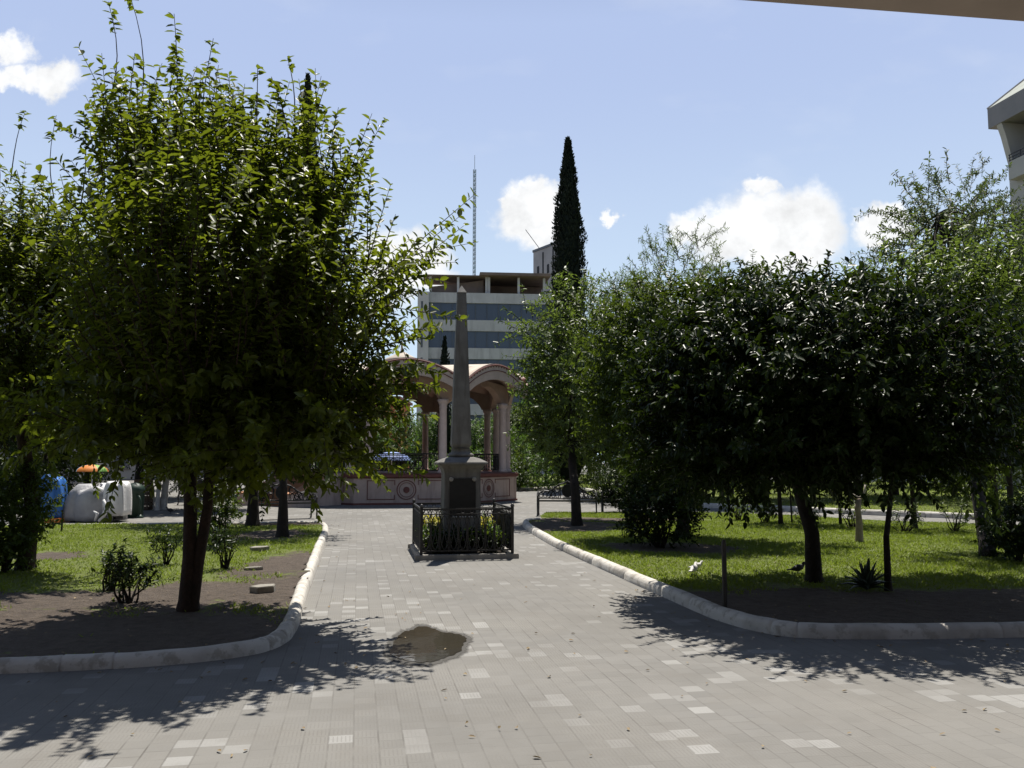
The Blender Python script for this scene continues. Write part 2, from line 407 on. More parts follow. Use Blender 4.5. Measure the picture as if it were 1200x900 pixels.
vm = node(nt, 'ShaderNodeVectorMath', operation='SUBTRACT'); lk(nt, nzn.outputs['Color'], vm.inputs[0]); vm.inputs[1].default_value = (.5, .5, .5)
vs = node(nt, 'ShaderNodeVectorMath', operation='SCALE'); lk(nt, vm.outputs[0], vs.inputs[0]); vs.inputs['Scale'].default_value = .075
va = node(nt, 'ShaderNodeVectorMath', operation='ADD'); lk(nt, cuv.outputs[0], va.inputs[0]); lk(nt, vs.outputs[0], va.inputs[1])
PUFFS = [(905, 262, 62, 44), (860, 275, 62, 34), (945, 262, 42, 46), (890, 217, 22, 14), (920, 300, 60, 30), (812, 270, 32, 22),
         (612, 252, 36, 34), (640, 262, 36, 30), (596, 236, 18, 12), (632, 234, 28, 20),
         (490, 306, 36, 34), (462, 316, 46, 40), (500, 322, 30, 18), (1030, 264, 32, 22), (1050, 258, 26, 20), (716, 250, 11, 9),
         (16, 60, 24, 24), (62, 94, 34, 22), (20, 96, 38, 16), (128, 248, 18, 18), (142, 270, 22, 22), (-60, 80, 60, 40), (1300, 300, 90, 60),
         (1460, 180, 90, 50), (-300, 200, 120, 60), (300, 330, 90, 50), (80, 330, 90, 40)]
dm = None
for (px, py, rx, ry) in PUFFS:
    d0 = ray(px, py); uc, wc = d0[0] / d0[1], d0[2] / d0[1]
    n = node(nt, 'ShaderNodeVectorMath', operation='SUBTRACT'); lk(nt, va.outputs[0], n.inputs[0]); n.inputs[1].default_value = (uc, wc, 0)
    n2 = node(nt, 'ShaderNodeVectorMath', operation='MULTIPLY'); lk(nt, n.outputs[0], n2.inputs[0]); n2.inputs[1].default_value = (F / rx, F / ry, 0)
    n3 = node(nt, 'ShaderNodeVectorMath', operation='LENGTH'); lk(nt, n2.outputs[0], n3.inputs[0])
    dm = n3.outputs['Value'] if dm is None else math_n(nt, 'MINIMUM', dm, n3.outputs['Value'])
cm = node(nt, 'ShaderNodeMapRange', interpolation_type='SMOOTHSTEP'); lk(nt, dm, cm.inputs[0])
cm.inputs[1].default_value = 1.3; cm.inputs[2].default_value = .66; cm.inputs[3].default_value = 0; cm.inputs[4].default_value = 1
wisp = node(nt, 'ShaderNodeTexNoise'); wisp.inputs['Scale'].default_value = 4.5; wisp.inputs['Detail'].default_value = 6
mpw = node(nt, 'ShaderNodeMapping'); mpw.inputs['Scale'].default_value = (1, 2.2, 1); lk(nt, cuv.outputs[0], mpw.inputs['Vector']); lk(nt, mpw.outputs[0], wisp.inputs['Vector'])
wf = math_n(nt, 'MULTIPLY', ramp(nt, wisp.outputs['Fac'], .55, .85), .22)
cov = math_n(nt, 'MULTIPLY', math_n(nt, 'MAXIMUM', cm.outputs[0], wf), math_n(nt, 'GREATER_THAN', sp.outputs[1], .03))
shade = node(nt, 'ShaderNodeMapRange'); lk(nt, nzn.outputs['Fac'], shade.inputs[0])
shade.inputs[1].default_value = .3; shade.inputs[2].default_value = .65; shade.inputs[3].default_value = .8; shade.inputs[4].default_value = 1.06
CB = 1.0 / SKY; CW = CB * .75
cc = node(nt, 'ShaderNodeVectorMath', operation='SCALE'); cc.inputs[0].default_value = (CW * .98, CW * .99, CW); lk(nt, shade.outputs[0], cc.inputs['Scale'])
veil = node(nt, 'ShaderNodeMapRange'); lk(nt, sp.outputs[2], veil.inputs[0])      # thin high haze, thickest low over the town
veil.inputs[1].default_value = .47; veil.inputs[2].default_value = .75; veil.inputs[3].default_value = .95; veil.inputs[4].default_value = .05
dt = node(nt, 'ShaderNodeVectorMath', operation='DOT_PRODUCT'); lk(nt, tc.outputs['Generated'], dt.inputs[0]); dt.inputs[1].default_value = tuple(sd)
aur = ramp(nt, dt.outputs['Value'], -.1, .36)                                    # brighter on the sun's side of the sky
low = node(nt, 'ShaderNodeMapRange', interpolation_type='SMOOTHSTEP'); lk(nt, sp.outputs[2], low.inputs[0]); low.inputs[1].default_value = .08; low.inputs[2].default_value = .46
air = mixc(nt, low.outputs[0], (CB * .48, CB * .60, CB * .715), (CB * .345, CB * .425, CB * .625))
skyc = mixc(nt, math_n(nt, 'MULTIPLY', veil.outputs[0], aur), sky.outputs[0], air)
lk(nt, mixc(nt, cov, skyc, cc.outputs[0]), bg.inputs['Color'])
sun = bpy.data.lights.new('sun', 'SUN'); sun.energy = 5.0; sun.angle = R(.5); sun.color = (1, .95, .87)
so = bpy.data.objects.new('sun', sun); C.objects.link(so); so.rotation_euler = Vector(tuple(-sd)).to_track_quat('-Z', 'Y').to_euler(); so.location = (0, 0, 60)
cam = bpy.data.cameras.new('camera'); co = bpy.data.objects.new('camera', cam); C.objects.link(co)
cam.sensor_width = 36; cam.lens = 30; cam.clip_end = 3000; cam.clip_start = .05
co.location = (0, 0, EYE); co.rotation_euler = (PI / 2 + PITCH, 0, 0); scn.camera = co
scn.view_settings.view_transform = 'Standard'; scn.view_settings.look = 'None'; scn.view_settings.exposure = .48; scn.view_settings.gamma = 1
scn.cycles.max_bounces = 6; scn.cycles.diffuse_bounces = 1; scn.cycles.glossy_bounces = 2; scn.cycles.transmission_bounces = 3
scn.cycles.use_denoising = True
scn.cycles.sample_clamp_indirect = 4

# ------------------------------------------------------------------ ground, kerbs, lawns
def sheet(name, poly, z, mat, kind='structure'):
    mb = MB(); mb.add([(p[0], p[1], z) for p in poly], [tuple(range(len(poly)))])
    o = mb.build(name, mat); return tag(o, kind=kind)
sheet('ground', [(-500, -60), (500, -60), (500, 900), (-500, 900)], 0, M['paving'])

def smooth_line(pts, n=3):
    pts = [np.array(p[:2], float) for p in pts]
    for _ in range(n):
        q = [pts[0]]
        for a, b_ in zip(pts[:-1], pts[1:]): q += [a * .75 + b_ * .25, a * .25 + b_ * .75]
        pts = q + [pts[-1]]
    return pts
def kerb(pts, w=.2, h=.17, side=1):
    """rounded kerb whose outer foot follows pts; body lies on the given side"""
    prof = [(0, -.05), (.006, h * .55), (.03, h * .86), (.06, h), (w - .05, h * .99), (w - .015, h * .85), (w, -.05)]
    mb = MB(); rings = []; pts = [np.array(p[:2]) for p in pts]; p2 = []; jt = []
    for i, p in enumerate(pts):
        if i % 11 in (3, 8) and (i * 7) % 5 > 1 and i + 1 < len(pts):
            t = unit(pts[i + 1] - p); p2 += [p - t * .012, p - t * .004, p + t * .004, p + t * .012]; jt += [0, 1, 1, 0]
        else: p2.append(p); jt.append(0)
    pts = p2
    for i, p in enumerate(pts):
        t = pts[min(i + 1, len(pts) - 1)] - pts[max(i - 1, 0)]; t /= np.linalg.norm(t); nrm = np.array((-t[1], t[0])) * side
        wob = .0025 * math.sin(i * .9) + .003 * math.sin(i * .31)
        g_ = .006 * jt[i]; rings.append([(p[0] + nrm[0] * (a + wob + (g_ if a < w / 2 else -g_)), p[1] + nrm[1] * (a + wob + (g_ if a < w / 2 else -g_)), z + (wob * .8 - g_) * (z > 0)) for a, z in prof])
    k = len(prof); vs_ = [v for r_ in rings for v in r_]
    fs = [(i * k + j, i * k + j + 1, (i + 1) * k + j + 1, (i + 1) * k + j) for i in range(len(rings) - 1) for j in range(k - 1)]
    fs += [tuple(range(k)), tuple((len(rings) - 1) * k + j for j in range(k))]
    mb.add(vs_, fs); o = mb.build('kerb', M['kerb'], smooth=True); return tag(o, kind='structure')
def densify(pts, step=.25):
    out = [np.array(pts[0][:2], float)]
    for a, b_ in zip(pts[:-1], pts[1:]):
        a, b_ = np.array(a[:2], float), np.array(b_[:2], float); n = max(1, int(np.linalg.norm(b_ - a) / step))
        out += [a + (b_ - a) * (i + 1) / n for i in range(n)]
    return out
LK = [g(*p) for p in ((388, 616), (378, 645), (366, 680), (356, 712), (350, 738), (338, 754), (300, 769), (200, 780), (100, 786), (0, 790))]
LK += [LK[-1] - Rt * 2.2 * k + np.array((0, -.08 * k, 0)) for k in (1, 3)]
LB = [LK[0] + D * .35 - Rt * .5, LK[0] + D * .4 - Rt * 4, LK[0] + D * .3 - Rt * 14]
left_line = [LB[2], LB[1], LB[0]] + LK
left_s = densify(smooth_line(left_line))
kerb(left_s, .15, .105, -1)
RK = [g(*p) for p in ((606, 614), (640, 637), (700, 665), (760, 692), (812, 716), (850, 731), (900, 744), (950, 749), (1050, 750), (1200, 747))]
RK += [RK[-1] + np.array((2, .12, 0)), RK[-1] + np.array((7, .5, 0))]
right_s = densify(smooth_line([RK[0] + D * .5 + Rt * .6] + RK))
kerb(right_s, .18, .12, 1)
RB = [g(*p) for p in ((1320, 628), (1181, 620), (1018, 613), (900, 607), (840, 604), (720, 603), (640, 604))]
FK = [g(*p) for p in ((1330, 617), (1200, 611), (1073, 606), (1000, 603), (940, 600), (880, 597), (800, 594.5), (740, 593))]
far_s = densify(smooth_line(FK), .6)
kerb(far_s, .25, .16, -1)
PK = [g(*p) for p in ((740, 586), (690, 577), (663, 573), (640, 574.5), (612, 575.5), (560, 576), (500, 576))]
plaza_s = densify(smooth_line(PK), .6)
kerb(plaza_s, .3, .18, -1)

def inside(P, poly):
    x, y = P[:, 0], P[:, 1]; r_ = np.zeros(len(P), bool); n = len(poly); j = n - 1
    for i in range(n):
        xi, yi = poly[i][:2]; xj, yj = poly[j][:2]
        c_ = ((yi > y) != (yj > y)) & (x < (xj - xi) * (y - yi) / (yj - yi + 1e-12) + xi); r_ ^= c_; j = i
    return r_
def wob(x, y): return .5 * np.sin(x * 1.9 + y * .7) + .35 * np.sin(y * 2.7 - x * .9 + 1) + .3 * np.sin(x * 4.1 + 2 + y * 3.3)
def hgt(x, y): return .078 + .022 * np.sin(x * .9 + 1) * np.cos(y * .8) + .01 * wob(x * 1.7, y * 1.3)
def blobs(x, y, bl):
    o = np.zeros(len(x))
    for (px, py, rx, ry) in bl:
        c_ = g(px, py, .1); o = np.maximum(o, 1 - np.sqrt(((x - c_[0]) / rx) ** 2 + ((y - c_[1]) / ry) ** 2))
    return o
LSOIL = [(200, 735, 3.2, 1.7), (0, 735, 3, 1.7), (330, 690, 1.3, 2.2), (80, 700, 3.4, .9), (330, 660, .9, 2.6), (310, 625, 1.2, 2.0), (60, 650, .9, .9), (300, 612, 4, .8), (250, 690, 1.4, 1.2)]
RSOIL = [(960, 712, 2.4, 1.9), (1080, 712, 2.4, 1.7), (1180, 722, 1.8, .7), (660, 615, 1.8, 2.0), (720, 608, 3, 1.0), (1250, 700, 2, 1), (790, 640, 1.6, 1.2), (835, 700, .8, .7)]
def turf_l(x, y): return np.clip(.88 - blobs(x, y, LSOIL) * 1.3 + .12 * wob(x, y), 0, 1)
def turf_r(x, y): return np.clip(.95 - blobs(x, y, RSOIL) * 2.1 + .08 * wob(x, y), 0, 1)
def lawn(poly, dens, step=.14, flatz=None):
    poly = [np.array(p[:2]) for p in poly]; A = np.array(poly); lo, hi = A.min(0), A.max(0)
    nx, ny = int((hi[0] - lo[0]) / step) + 2, int((hi[1] - lo[1]) / step) + 2
    gx, gy = np.meshgrid(lo[0] + np.arange(nx) * step, lo[1] + np.arange(ny) * step, indexing='ij')
    X, Y = gx.ravel(), gy.ravel(); Z = hgt(X, Y)
    idx = np.arange(nx * ny).reshape(nx, ny)
    Q = np.stack([idx[:-1, :-1], idx[1:, :-1], idx[1:, 1:], idx[:-1, 1:]], -1).reshape(-1, 4)
    cc_ = np.stack([X[Q].mean(1), Y[Q].mean(1)], 1); Q = Q[inside(cc_, poly)]
    used = np.unique(Q); mp = np.full(nx * ny, -1); mp[used] = np.arange(len(used))
    o = quads('lawn', np.stack([X, Y, Z], 1)[used], mp[Q], [M['lawn']], smooth=True); tag(o, kind='structure')
    at_ = o.data.attributes.new('turf', 'FLOAT', 'POINT'); at_.data.foreach_set('value', dens(X[used], Y[used]).astype(np.float32))
    return poly
def blades(poly, dens, n, rng, near=None, h=(.018, .045)):
    A = np.array(poly); lo, hi = A.min(0), A.max(0)
    P = rng.uniform(lo, hi, (n * 3, 2)); P = P[inside(P, poly)]
    if near: P = P[(P[:, 0] / P[:, 1] < .64) & (P[:, 0] / P[:, 1] > -.66)]
    dn = dens(P[:, 0], P[:, 1]); P = P[rng.uniform(.3, .8, len(P)) < dn + .35 * wob(P[:, 0] * 2.3, P[:, 1] * 2.1)][:n]
    k = len(P); z = hgt(P[:, 0], P[:, 1]) - .005
    th = rng.uniform(0, 2 * PI, k); H = rng.uniform(*h, k) * (1 + .3 * wob(P[:, 0] * .7, P[:, 1] * .7)); wd_ = rng.uniform(.006, .011, k)
    s_ = np.stack([np.cos(th), np.sin(th), 0 * th], 1); lean = rng.normal(size=(k, 3)) * .75 * H[:, None]; lean[:, 2] = 0
    b0 = np.stack([P[:, 0], P[:, 1], z], 1); top = b0 + lean + np.stack([0 * H, 0 * H, H], 1)
    V = np.stack([b0 - s_ * wd_[:, None], b0 + s_ * wd_[:, None], top + s_ * wd_[:, None] * .3, top - s_ * wd_[:, None] * .3], 1).reshape(-1, 3)
    o = quads('grass', V, np.arange(k * 4).reshape(-1, 4), [M['grass_blade']]); return tag(o, kind='stuff')
rng = np.random.default_rng(7)
def inset(line, side, d=.1):
    out = []
    for i, p in enumerate(line):
        t = line[min(i + 1, len(line) - 1)] - line[max(i - 1, 0)]; t = t / np.linalg.norm(t); out.append(p + np.array((-t[1], t[0])) * side * d)
    return out
lp = inset(left_s, -1); lp = lawn(lp, turf_l)
rp = inset(right_s, 1) + [np.array(p[:2]) for p in RB]; rp = lawn(rp, turf_r)
fp = inset(far_s, -1, .12) + [np.array((2.6, 60.)), np.array((60., 60.)), np.array((60., 20.))]
one = lambda x, y: np.clip(.9 + .25 * wob(x * .5, y * .5), 0, 1)
fp = lawn(fp, one, .5)
pp = inset(plaza_s, -1, .15) + [np.array((-12., 95.)), np.array((30., 95.))]
pp = lawn(pp, one, .8)
blades(lp, turf_l, 60000, rng, True); blades(rp, turf_r, 110000, rng, True)
blades(fp, one, 45000, rng, True, (.05, .11)); blades(pp, one, 12000, rng, True, (.06, .14))

# puddle and damp rim
def blot(px, py, rx, ry, seed, k=40, amp=.18):
    r_ = np.random.default_rng(seed); c_ = g(px, py); th = np.linspace(0, 2 * PI, k, endpoint=False)
    q = 1 + amp * (np.sin(th * 2 + seed) + .6 * np.sin(th * 3 + 2) + .35 * np.sin(th * 7 + seed) + .25 * np.sin(th * 11)) / 1.6
    return [(c_[0] + rx * q[i] * math.cos(th[i]), c_[1] + ry * q[i] * math.sin(th[i])) for i in range(k)]
PUD0 = [(458, 768), (462, 753), (470, 743), (482, 739), (493, 735), (506, 737), (517, 741), (532, 743), (546, 748), (543, 757), (538, 765), (521, 772), (500, 777), (478, 775)]
PUD = []; rp_ = random.Random(4)
for i in range(len(PUD0)):
    for k in range(6):
        t_ = k / 6; p0_, p1_, p2_, p3_ = (PUD0[(i + j) % len(PUD0)] for j in (-1, 0, 1, 2))
        PUD.append(tuple(.5 * (2 * b_ + (c_ - a_) * t_ + (2 * a_ - 5 * b_ + 4 * c_ - d_) * t_ ** 2 + (3 * b_ - a_ - 3 * c_ + d_) * t_ ** 3) + rp_.uniform(-1.1, 1.1) * w_k for a_, b_, c_, d_, w_k in zip(p0_, p1_, p2_, p3_, (1.2, .6))))
mbd = MB(); n_ = len(PUD); rings_ = (0.9, 1.02, 1.3); cpx = (502, 755)
for k_ in rings_: mbd.v += [tuple(g(cpx[0] + (px - cpx[0]) * k_, cpx[1] + (py - cpx[1]) * k_, .004)) for px, py in PUD]
mbd.add([], [(j * n_ + i, j * n_ + (i + 1) % n_, (j + 1) * n_ + (i + 1) % n_, (j + 1) * n_ + i) for j in range(2) for i in range(n_)][:0])
mbd.f = [(j * n_ + i, j * n_ + (i + 1) % n_, (j + 1) * n_ + (i + 1) % n_, (j + 1) * n_ + i) for j in range(2) for i in range(n_)]; mbd.m = [0] * len(mbd.f)
o = tag(mbd.build('damp_paving', M['damp']), kind='structure'); aw = o.data.attributes.new('wet', 'FLOAT', 'POINT'); aw.data.foreach_set('value', [1.] * (2 * n_) + [0.] * n_)
sheet('puddle', [tuple(g(px, py)[:2]) for px, py in PUD], .008, M['puddle'])

# dry leaves and crumbs lying about
fo = Foliage(); k = 520
P = np.concatenate([np.stack([rng.uniform(-6, 7, 260), rng.uniform(4.6, 13, 260)], 1), np.array([left_s[i] + rng.normal(size=2) * .25 for i in rng.integers(0, len(left_s), 130)]),
                    np.array([right_s[i] + rng.normal(size=2) * .3 for i in rng.integers(0, len(right_s), 130)])])
zz = np.where(inside(P, lp) | inside(P, rp), hgt(P[:, 0], P[:, 1]) + .02, .012)
keep = np.ones(k, bool)
for line, sd_ in ((left_s, -1), (right_s, 1)):
    dd = np.min(np.linalg.norm(P[:, None, :] - np.array(inset(line, sd_, .1))[None], axis=2), 1); keep &= dd > .16
P, zz = P[keep], zz[keep]; k = len(P)
A_ = rng.normal(size=(k, 3)) * np.array((1, 1, .1)); N_ = np.array((0, 0, 1.)) + rng.normal(size=(k, 3)) * .25
fo.leaves(np.column_stack([P, zz]), A_, N_, rng.uniform(.02, .055, k), rng.uniform(.012, .03, k))
tag(fo.build('fallen_leaves', M['litter'], None), kind='stuff')

# ------------------------------------------------------------------ trees
def crown_tree(seed, name, label, cat, base, trunk_pts, trunk_r, centre, radii, n, kind, bark, leaf, group=None, nlimb=12, shell=.5, flat=0., amp=.18, whips=None, extra=None, limb_r=.035):
    """trunk_pts, centre in metres from the base"""
    r_ = np.random.default_rng(seed); root = thing(name, base, label, cat, group)
    tw, fo = MB(), Foliage()
    for tp, tr in zip(trunk_pts, trunk_r): trunk_base(tw, r_, tp, tr)
    P, d = ell_points(r_, n, centre, radii, shell, flat, amp)
    tops = [np.array(tp[-1], float) for tp in trunk_pts]
    sel = r_.choice(len(P), nlimb, replace=False)
    for i in sel:
        a = tops[int(np.argmin([np.linalg.norm(t - P[i]) for t in tops]))]
        if np.linalg.norm(a - P[i]) > .15: limb_to(tw, r_, a, a + (P[i] - a) * .85, limb_r, limb_r * .25, 5, -.05)
    shoots(r_, fo, tw, P, d, **kind)
    if extra:
        for (c_, rr, nn, kd) in extra:
            P2, d2 = ell_points(r_, nn, c_, rr, .3, 0, .15); shoots(r_, fo, tw, P2, d2, **kd)
    if whips is not None:
        for (top, ln, frac) in whips:
            top = np.array(top); bot = top - np.array((r_.normal() * .1, r_.normal() * .12, ln)); bend = r_.normal(size=3) * .07
            ts = np.linspace(0, 1, 7); line = np.array([bot + (top - bot) * t + bend * math.sin(PI * t) for t in ts])
            tw.tube(list(line), [.009, .008, .007, .006, .005, .004, .003], 4, False)
            k = max(8, int(ln * frac / .02)); t = 1 - frac * r_.uniform(0, 1, k) ** 1.0
            if ln > 1.3: t = np.concatenate([t, r_.uniform(.42, .5, 5)])
            k = len(t); pts = bot + (top - bot) * t[:, None] + bend * np.sin(PI * t)[:, None]; th = r_.uniform(0, 2 * PI, k)
            A = np.stack([np.cos(th), np.sin(th), r_.uniform(-.5, .55, k)], 1)
            fo.leaves(pts, A, np.array((0, 0, 1.)) + r_.normal(size=(k, 3)) * .35, r_.uniform(.075, .125, k), r_.uniform(.04, .06, k))
    finish(root, tw, fo, M[bark], M[leaf]); return root
UPR = dict(length=(.55, 1.05), up=.95, out=.55, jit=.45, droop=0, step=.052, L=.098, Wd=.05, spread=.85, hang=.12, twig=.005)
FIC = dict(length=(.35, .7), up=.35, out=.8, jit=.6, droop=.2, step=.036, L=.088, Wd=.042, spread=.7, hang=.35, twig=.005)
BIG = dict(length=(.5, 1.0), up=.4, out=.8, jit=.7, droop=.15, step=.075, L=.14, Wd=.065, spread=.8, hang=.3, twig=.008)
AIR = dict(length=(.5, .95), up=.3, out=.9, jit=.7, droop=.22, step=.045, L=.095, Wd=.032, spread=.9, hang=.15, twig=.005)

# the big persimmon-like tree with two stems, left of the path
b0 = g(218, 711, .1)
def loc(px, py, Y, b): return W(px, py, Y) - b
wh = [((127, 2), 1.0, 9.0, .26), ((152, -6), 1.3, 8.9, .12), ((158, 62), .7, 8.7, .22), ((204, 16), 1.2, 8.6, .42), ((206, 52), .8, 8.8, .3), ((190, 74), .7, 9.1, .28), ((250, 45), .8, 8.5, .25), ((302, 75), .9, 8.4, .15),
      ((337, 68), .9, 8.6, .12), ((318, 90), .7, 8.3, .5), ((382, 98), .85, 8.5, .24), ((394, 132), .8, 8.7, .4), ((108, 104), .9, 9.0, .5), ((98, 130), 1.0, 8.8, .3), ((240, 84), .7, 8.3, .6), ((265, 106), .6, 8.5, .7),
      ((175, 96), .8, 8.3, .6), ((285, 104), .7, 8.7, .6), ((225, 90), .7, 9.2, .6), ((354, 100), .6, 9.2, .7), ((145, 95), .8, 8.2, .7), ((124, 110), .8, 8.8, .7), ((301, 110), .6, 8.9, .6), ((412, 180), .6, 8.4, .7)]
crown_tree(11, 'leafy_tree', 'tall bright green tree with two dark stems at the left corner of the path', 'tree', b0,
           [[(0, 0, 0), (.02, 0, .5), (.03, -.05, 1.0), loc(222, 500, 9.2, b0), loc(205, 380, 9.0, b0)], [(.05, .02, .0), (.1, .02, .42), (.2, -.03, 1.0), loc(248, 500, 9.1, b0), loc(275, 380, 8.9, b0)]],
           [[.078, .07, .066, .056, .045], [.068, .06, .052, .048, .04]],
           loc(268, 385, 8.4, b0), (.95, 1.8, 1.3), 760, UPR, 'bark_red', 'leaf_bright', nlimb=34, shell=.3, amp=.26,
           whips=[(loc(p[0], p[1], Y, b0), ln * 1.25, fr * 1.15) for p, ln, Y, fr in wh],
           extra=[(loc(372, 395, 8.3, b0), (.45, 1.0, .8), 130, UPR), (loc(385, 480, 8.2, b0), (.38, .7, .28), 80, FIC | dict(L=.1, Wd=.05)), (loc(165, 430, 8.6, b0), (.35, 1.1, .6), 130, UPR),
                  (loc(425, 335, 8.25, b0), (.28, .5, .32), 46, UPR | dict(out=1.0, up=.5)), (loc(405, 410, 8.25, b0), (.22, .5, .35), 38, UPR | dict(out=1.0, up=.4)), (loc(450, 445, 8.1, b0), (.12, .3, .12), 8, FIC | dict(L=.1, Wd=.05)), (loc(405, 535, 8.1, b0), (.15, .3, .08), 10, FIC | dict(L=.1, Wd=.05)), (loc(178, 290, 8.7, b0), (.28, .7, .5), 80, UPR), (loc(335, 270, 8.5, b0), (.4, .8, .35), 70, UPR), (loc(150, 500, 8.4, b0), (.5, 1.0, .22), 100, FIC | dict(L=.1, Wd=.05)), (loc(320, 530, 8.5, b0), (.6, 1.1, .26), 130, FIC | dict(L=.1, Wd=.05)), (loc(235, 515, 8.9, b0), (.7, .9, .2), 90, FIC | dict(L=.1, Wd=.05)),
                  (loc(200, 215, 8.6, b0), (.3, .7, .25), 50, UPR | dict(up=1.3)), (loc(262, 205, 8.5, b0), (.22, .6, .25), 40, UPR | dict(up=1.3)), (loc(150, 200, 8.8, b0), (.2, .5, .25), 34, UPR | dict(up=1.3)), (loc(305, 235, 8.4, b0), (.2, .5, .2), 34, UPR | dict(up=1.3)), (loc(390, 240, 8.5, b0), (.18, .4, .2), 26, UPR | dict(up=1.2)),
                  (loc(265, 470, 8.5, b0), (1.0, 1.3, .5), 260, FIC | dict(L=.1, Wd=.05))])
# its neighbour, half outside the frame
b1 = g(30, 664, .1)
wh2 = [((30, 130), .8, 11.6, .35), ((66, 135), .9, 11.4, .3), ((-4, 168), .9, 11.5, .3), ((20, 200), .7, 11.2, .6), ((52, 205), .7, 11.8, .6), ((85, 215), .6, 11.5, .6), ((100, 235), .6, 11.2, .7)]
crown_tree(12, 'leafy_tree', 'leafy tree cut by the left picture edge with few bare whips on top', 'tree', b1,
           [[(0, 0, 0), (.05, 0, .9), loc(25, 500, 11.9, b1), loc(20, 400, 11.8, b1)]], [[.12, .1, .08, .06]], loc(15, 400, 11.6, b1), (1.15, 1.5, 1.45), 1000, UPR, 'bark_red', 'leaf_bright', nlimb=18, shell=.35, amp=.12,
           whips=[(loc(p[0], p[1], Y, b1), ln * 1.3, fr) for p, ln, Y, fr in wh2],
           extra=[(loc(62, 350, 11.5, b1), (.4, .8, .7), 110, UPR), (loc(40, 480, 11.2, b1), (1.2, 1.3, .4), 220, FIC)])
# dense clipped tree on the right lawn
b2 = g(954, 681, .1)
crown_tree(13, 'clipped_tree', 'dense dark dome shaped tree whose thick trunk leans over the right lawn', 'tree', b2,
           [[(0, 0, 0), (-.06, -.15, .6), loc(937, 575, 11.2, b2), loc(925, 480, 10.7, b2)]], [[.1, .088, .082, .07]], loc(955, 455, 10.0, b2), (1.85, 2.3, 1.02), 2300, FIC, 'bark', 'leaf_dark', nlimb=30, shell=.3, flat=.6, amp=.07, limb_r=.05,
           extra=[(loc(825, 440, 10.3, b2), (.5, 1.0, .6), 260, FIC), (loc(1010, 528, 9.6, b2), (1.4, 1.5, .22), 520, FIC), (loc(870, 535, 9.8, b2), (1.0, 1.4, .22), 420, FIC), (loc(900, 385, 9.9, b2), (.9, 1.2, .3), 200, FIC), (loc(1080, 440, 10.2, b2), (.7, 1.2, .6), 300, FIC)])
b3 = g(1041, 690, .1)
crown_tree(14, 'young_tree', 'slim straight young tree beside the agave with yellowish green crown', 'tree', b3,
           [[(0, 0, 0), (.0, 0, .6), loc(1043, 590, 10.9, b3), loc(1050, 470, 10.8, b3)]], [[.04, .034, .03, .025]], loc(1105, 425, 11.0, b3), (1.0, 1.3, 1.05), 620, UPR | dict(up=.5, L=.085, Wd=.04, step=.045), 'bark', 'leaf_light', nlimb=14, shell=.35, flat=.8, amp=.12,
           extra=[(loc(1150, 500, 11.3, b3), (.8, 1, .8), 240, FIC)])
# dark tree behind, left half of the mass
b4 = g(800, 628, .1)
crown_tree(15, 'spreading_tree', 'dark spreading tree between the bench tree and the clipped dome tree', 'tree', b4,
           [[(0, 0, 0), (.05, 0, .8), (0, -.1, 1.6)]], [[.13, .11, .09]], loc(790, 450, 16.8, b4), (1.5, 1.7, 2.05), 1250, FIC | dict(L=.11, Wd=.05, step=.05, length=(.45, .85)), 'bark', 'leaf_olive', nlimb=20, shell=.4, amp=.14,
           extra=[(loc(745, 420, 17, b4), (.6, .9, 1.6), 200, FIC | dict(L=.11, Wd=.05, step=.05)), (loc(880, 370, 17, b4), (1.2, 1.2, .75), 260, FIC | dict(L=.11, Wd=.05, step=.05))])
# tree by the bench
b5 = g(676, 614, .1)
crown_tree(16, 'shade_tree', 'light leaved tree with slender trunk standing right in front of the iron bench', 'tree', b5,
           [[(0, 0, 0), (-.04, 0, .9), loc(668, 520, 22.3, b5), loc(672, 440, 22.3, b5)]], [[.125, .11, .1, .08]], loc(678, 450, 22.2, b5), (1.2, 1.3, 2.45), 640, BIG | dict(L=.13, Wd=.06), 'bark', 'leaf_light', nlimb=20, shell=.35, amp=.14, limb_r=.04,
           extra=[(loc(625, 380, 22, b5), (.3, .5, .35), 18, BIG | dict(L=.12, Wd=.055)), (loc(640, 470, 22, b5), (.45, .6, .9), 50, BIG | dict(L=.12, Wd=.055)), (loc(725, 410, 22.2, b5), (.6, .8, 1.3), 110, BIG | dict(L=.12, Wd=.055))])
# airy trees on the right
def airy(seed, label, bpx, bpy_, pts, rad, cpx, cpy, Y, radii, n, group='slender airy trees on the right lawn', leaf='leaf_grey'):
    b = g(bpx, bpy_, .1)
    return crown_tree(seed, 'airy_tree', label, 'tree', b, [[(0, 0, 0)] + [loc(p[0], p[1], p[2], b) for p in pts]], [rad], loc(cpx, cpy, Y, b), radii, n, AIR, 'bark', leaf, group, nlimb=26, shell=.25, amp=.2, limb_r=.03)
airy(21, 'airy tree with thick trunk leaning left across the right lawn', 1158, 650, [(1143, 560, 15.4), (1128, 480, 15.3), (1112, 360, 15.2), (1102, 250, 15.2)], [.115, .105, .095, .065, .03], 1098, 300, 15.2, (.8, 1.0, 1.3), 210)
airy(22, 'airy tree with slim trunk behind the leaning one near the far kerb', 1170, 624, [(1163, 560, 18.2), (1158, 450, 18.2), (1145, 300, 18.2)], [.08, .075, .07, .045], 1140, 288, 18.0, (.8, 1.0, 1.5), 200)
airy(23, 'airy tree with a thin straight trunk nearest the right picture edge', 1187, 628, [(1180, 520, 17.4), (1178, 420, 17.3), (1185, 300, 17.3)], [.06, .055, .05, .035], 1195, 370, 17.2, (.95, 1.2, 1.95), 360)
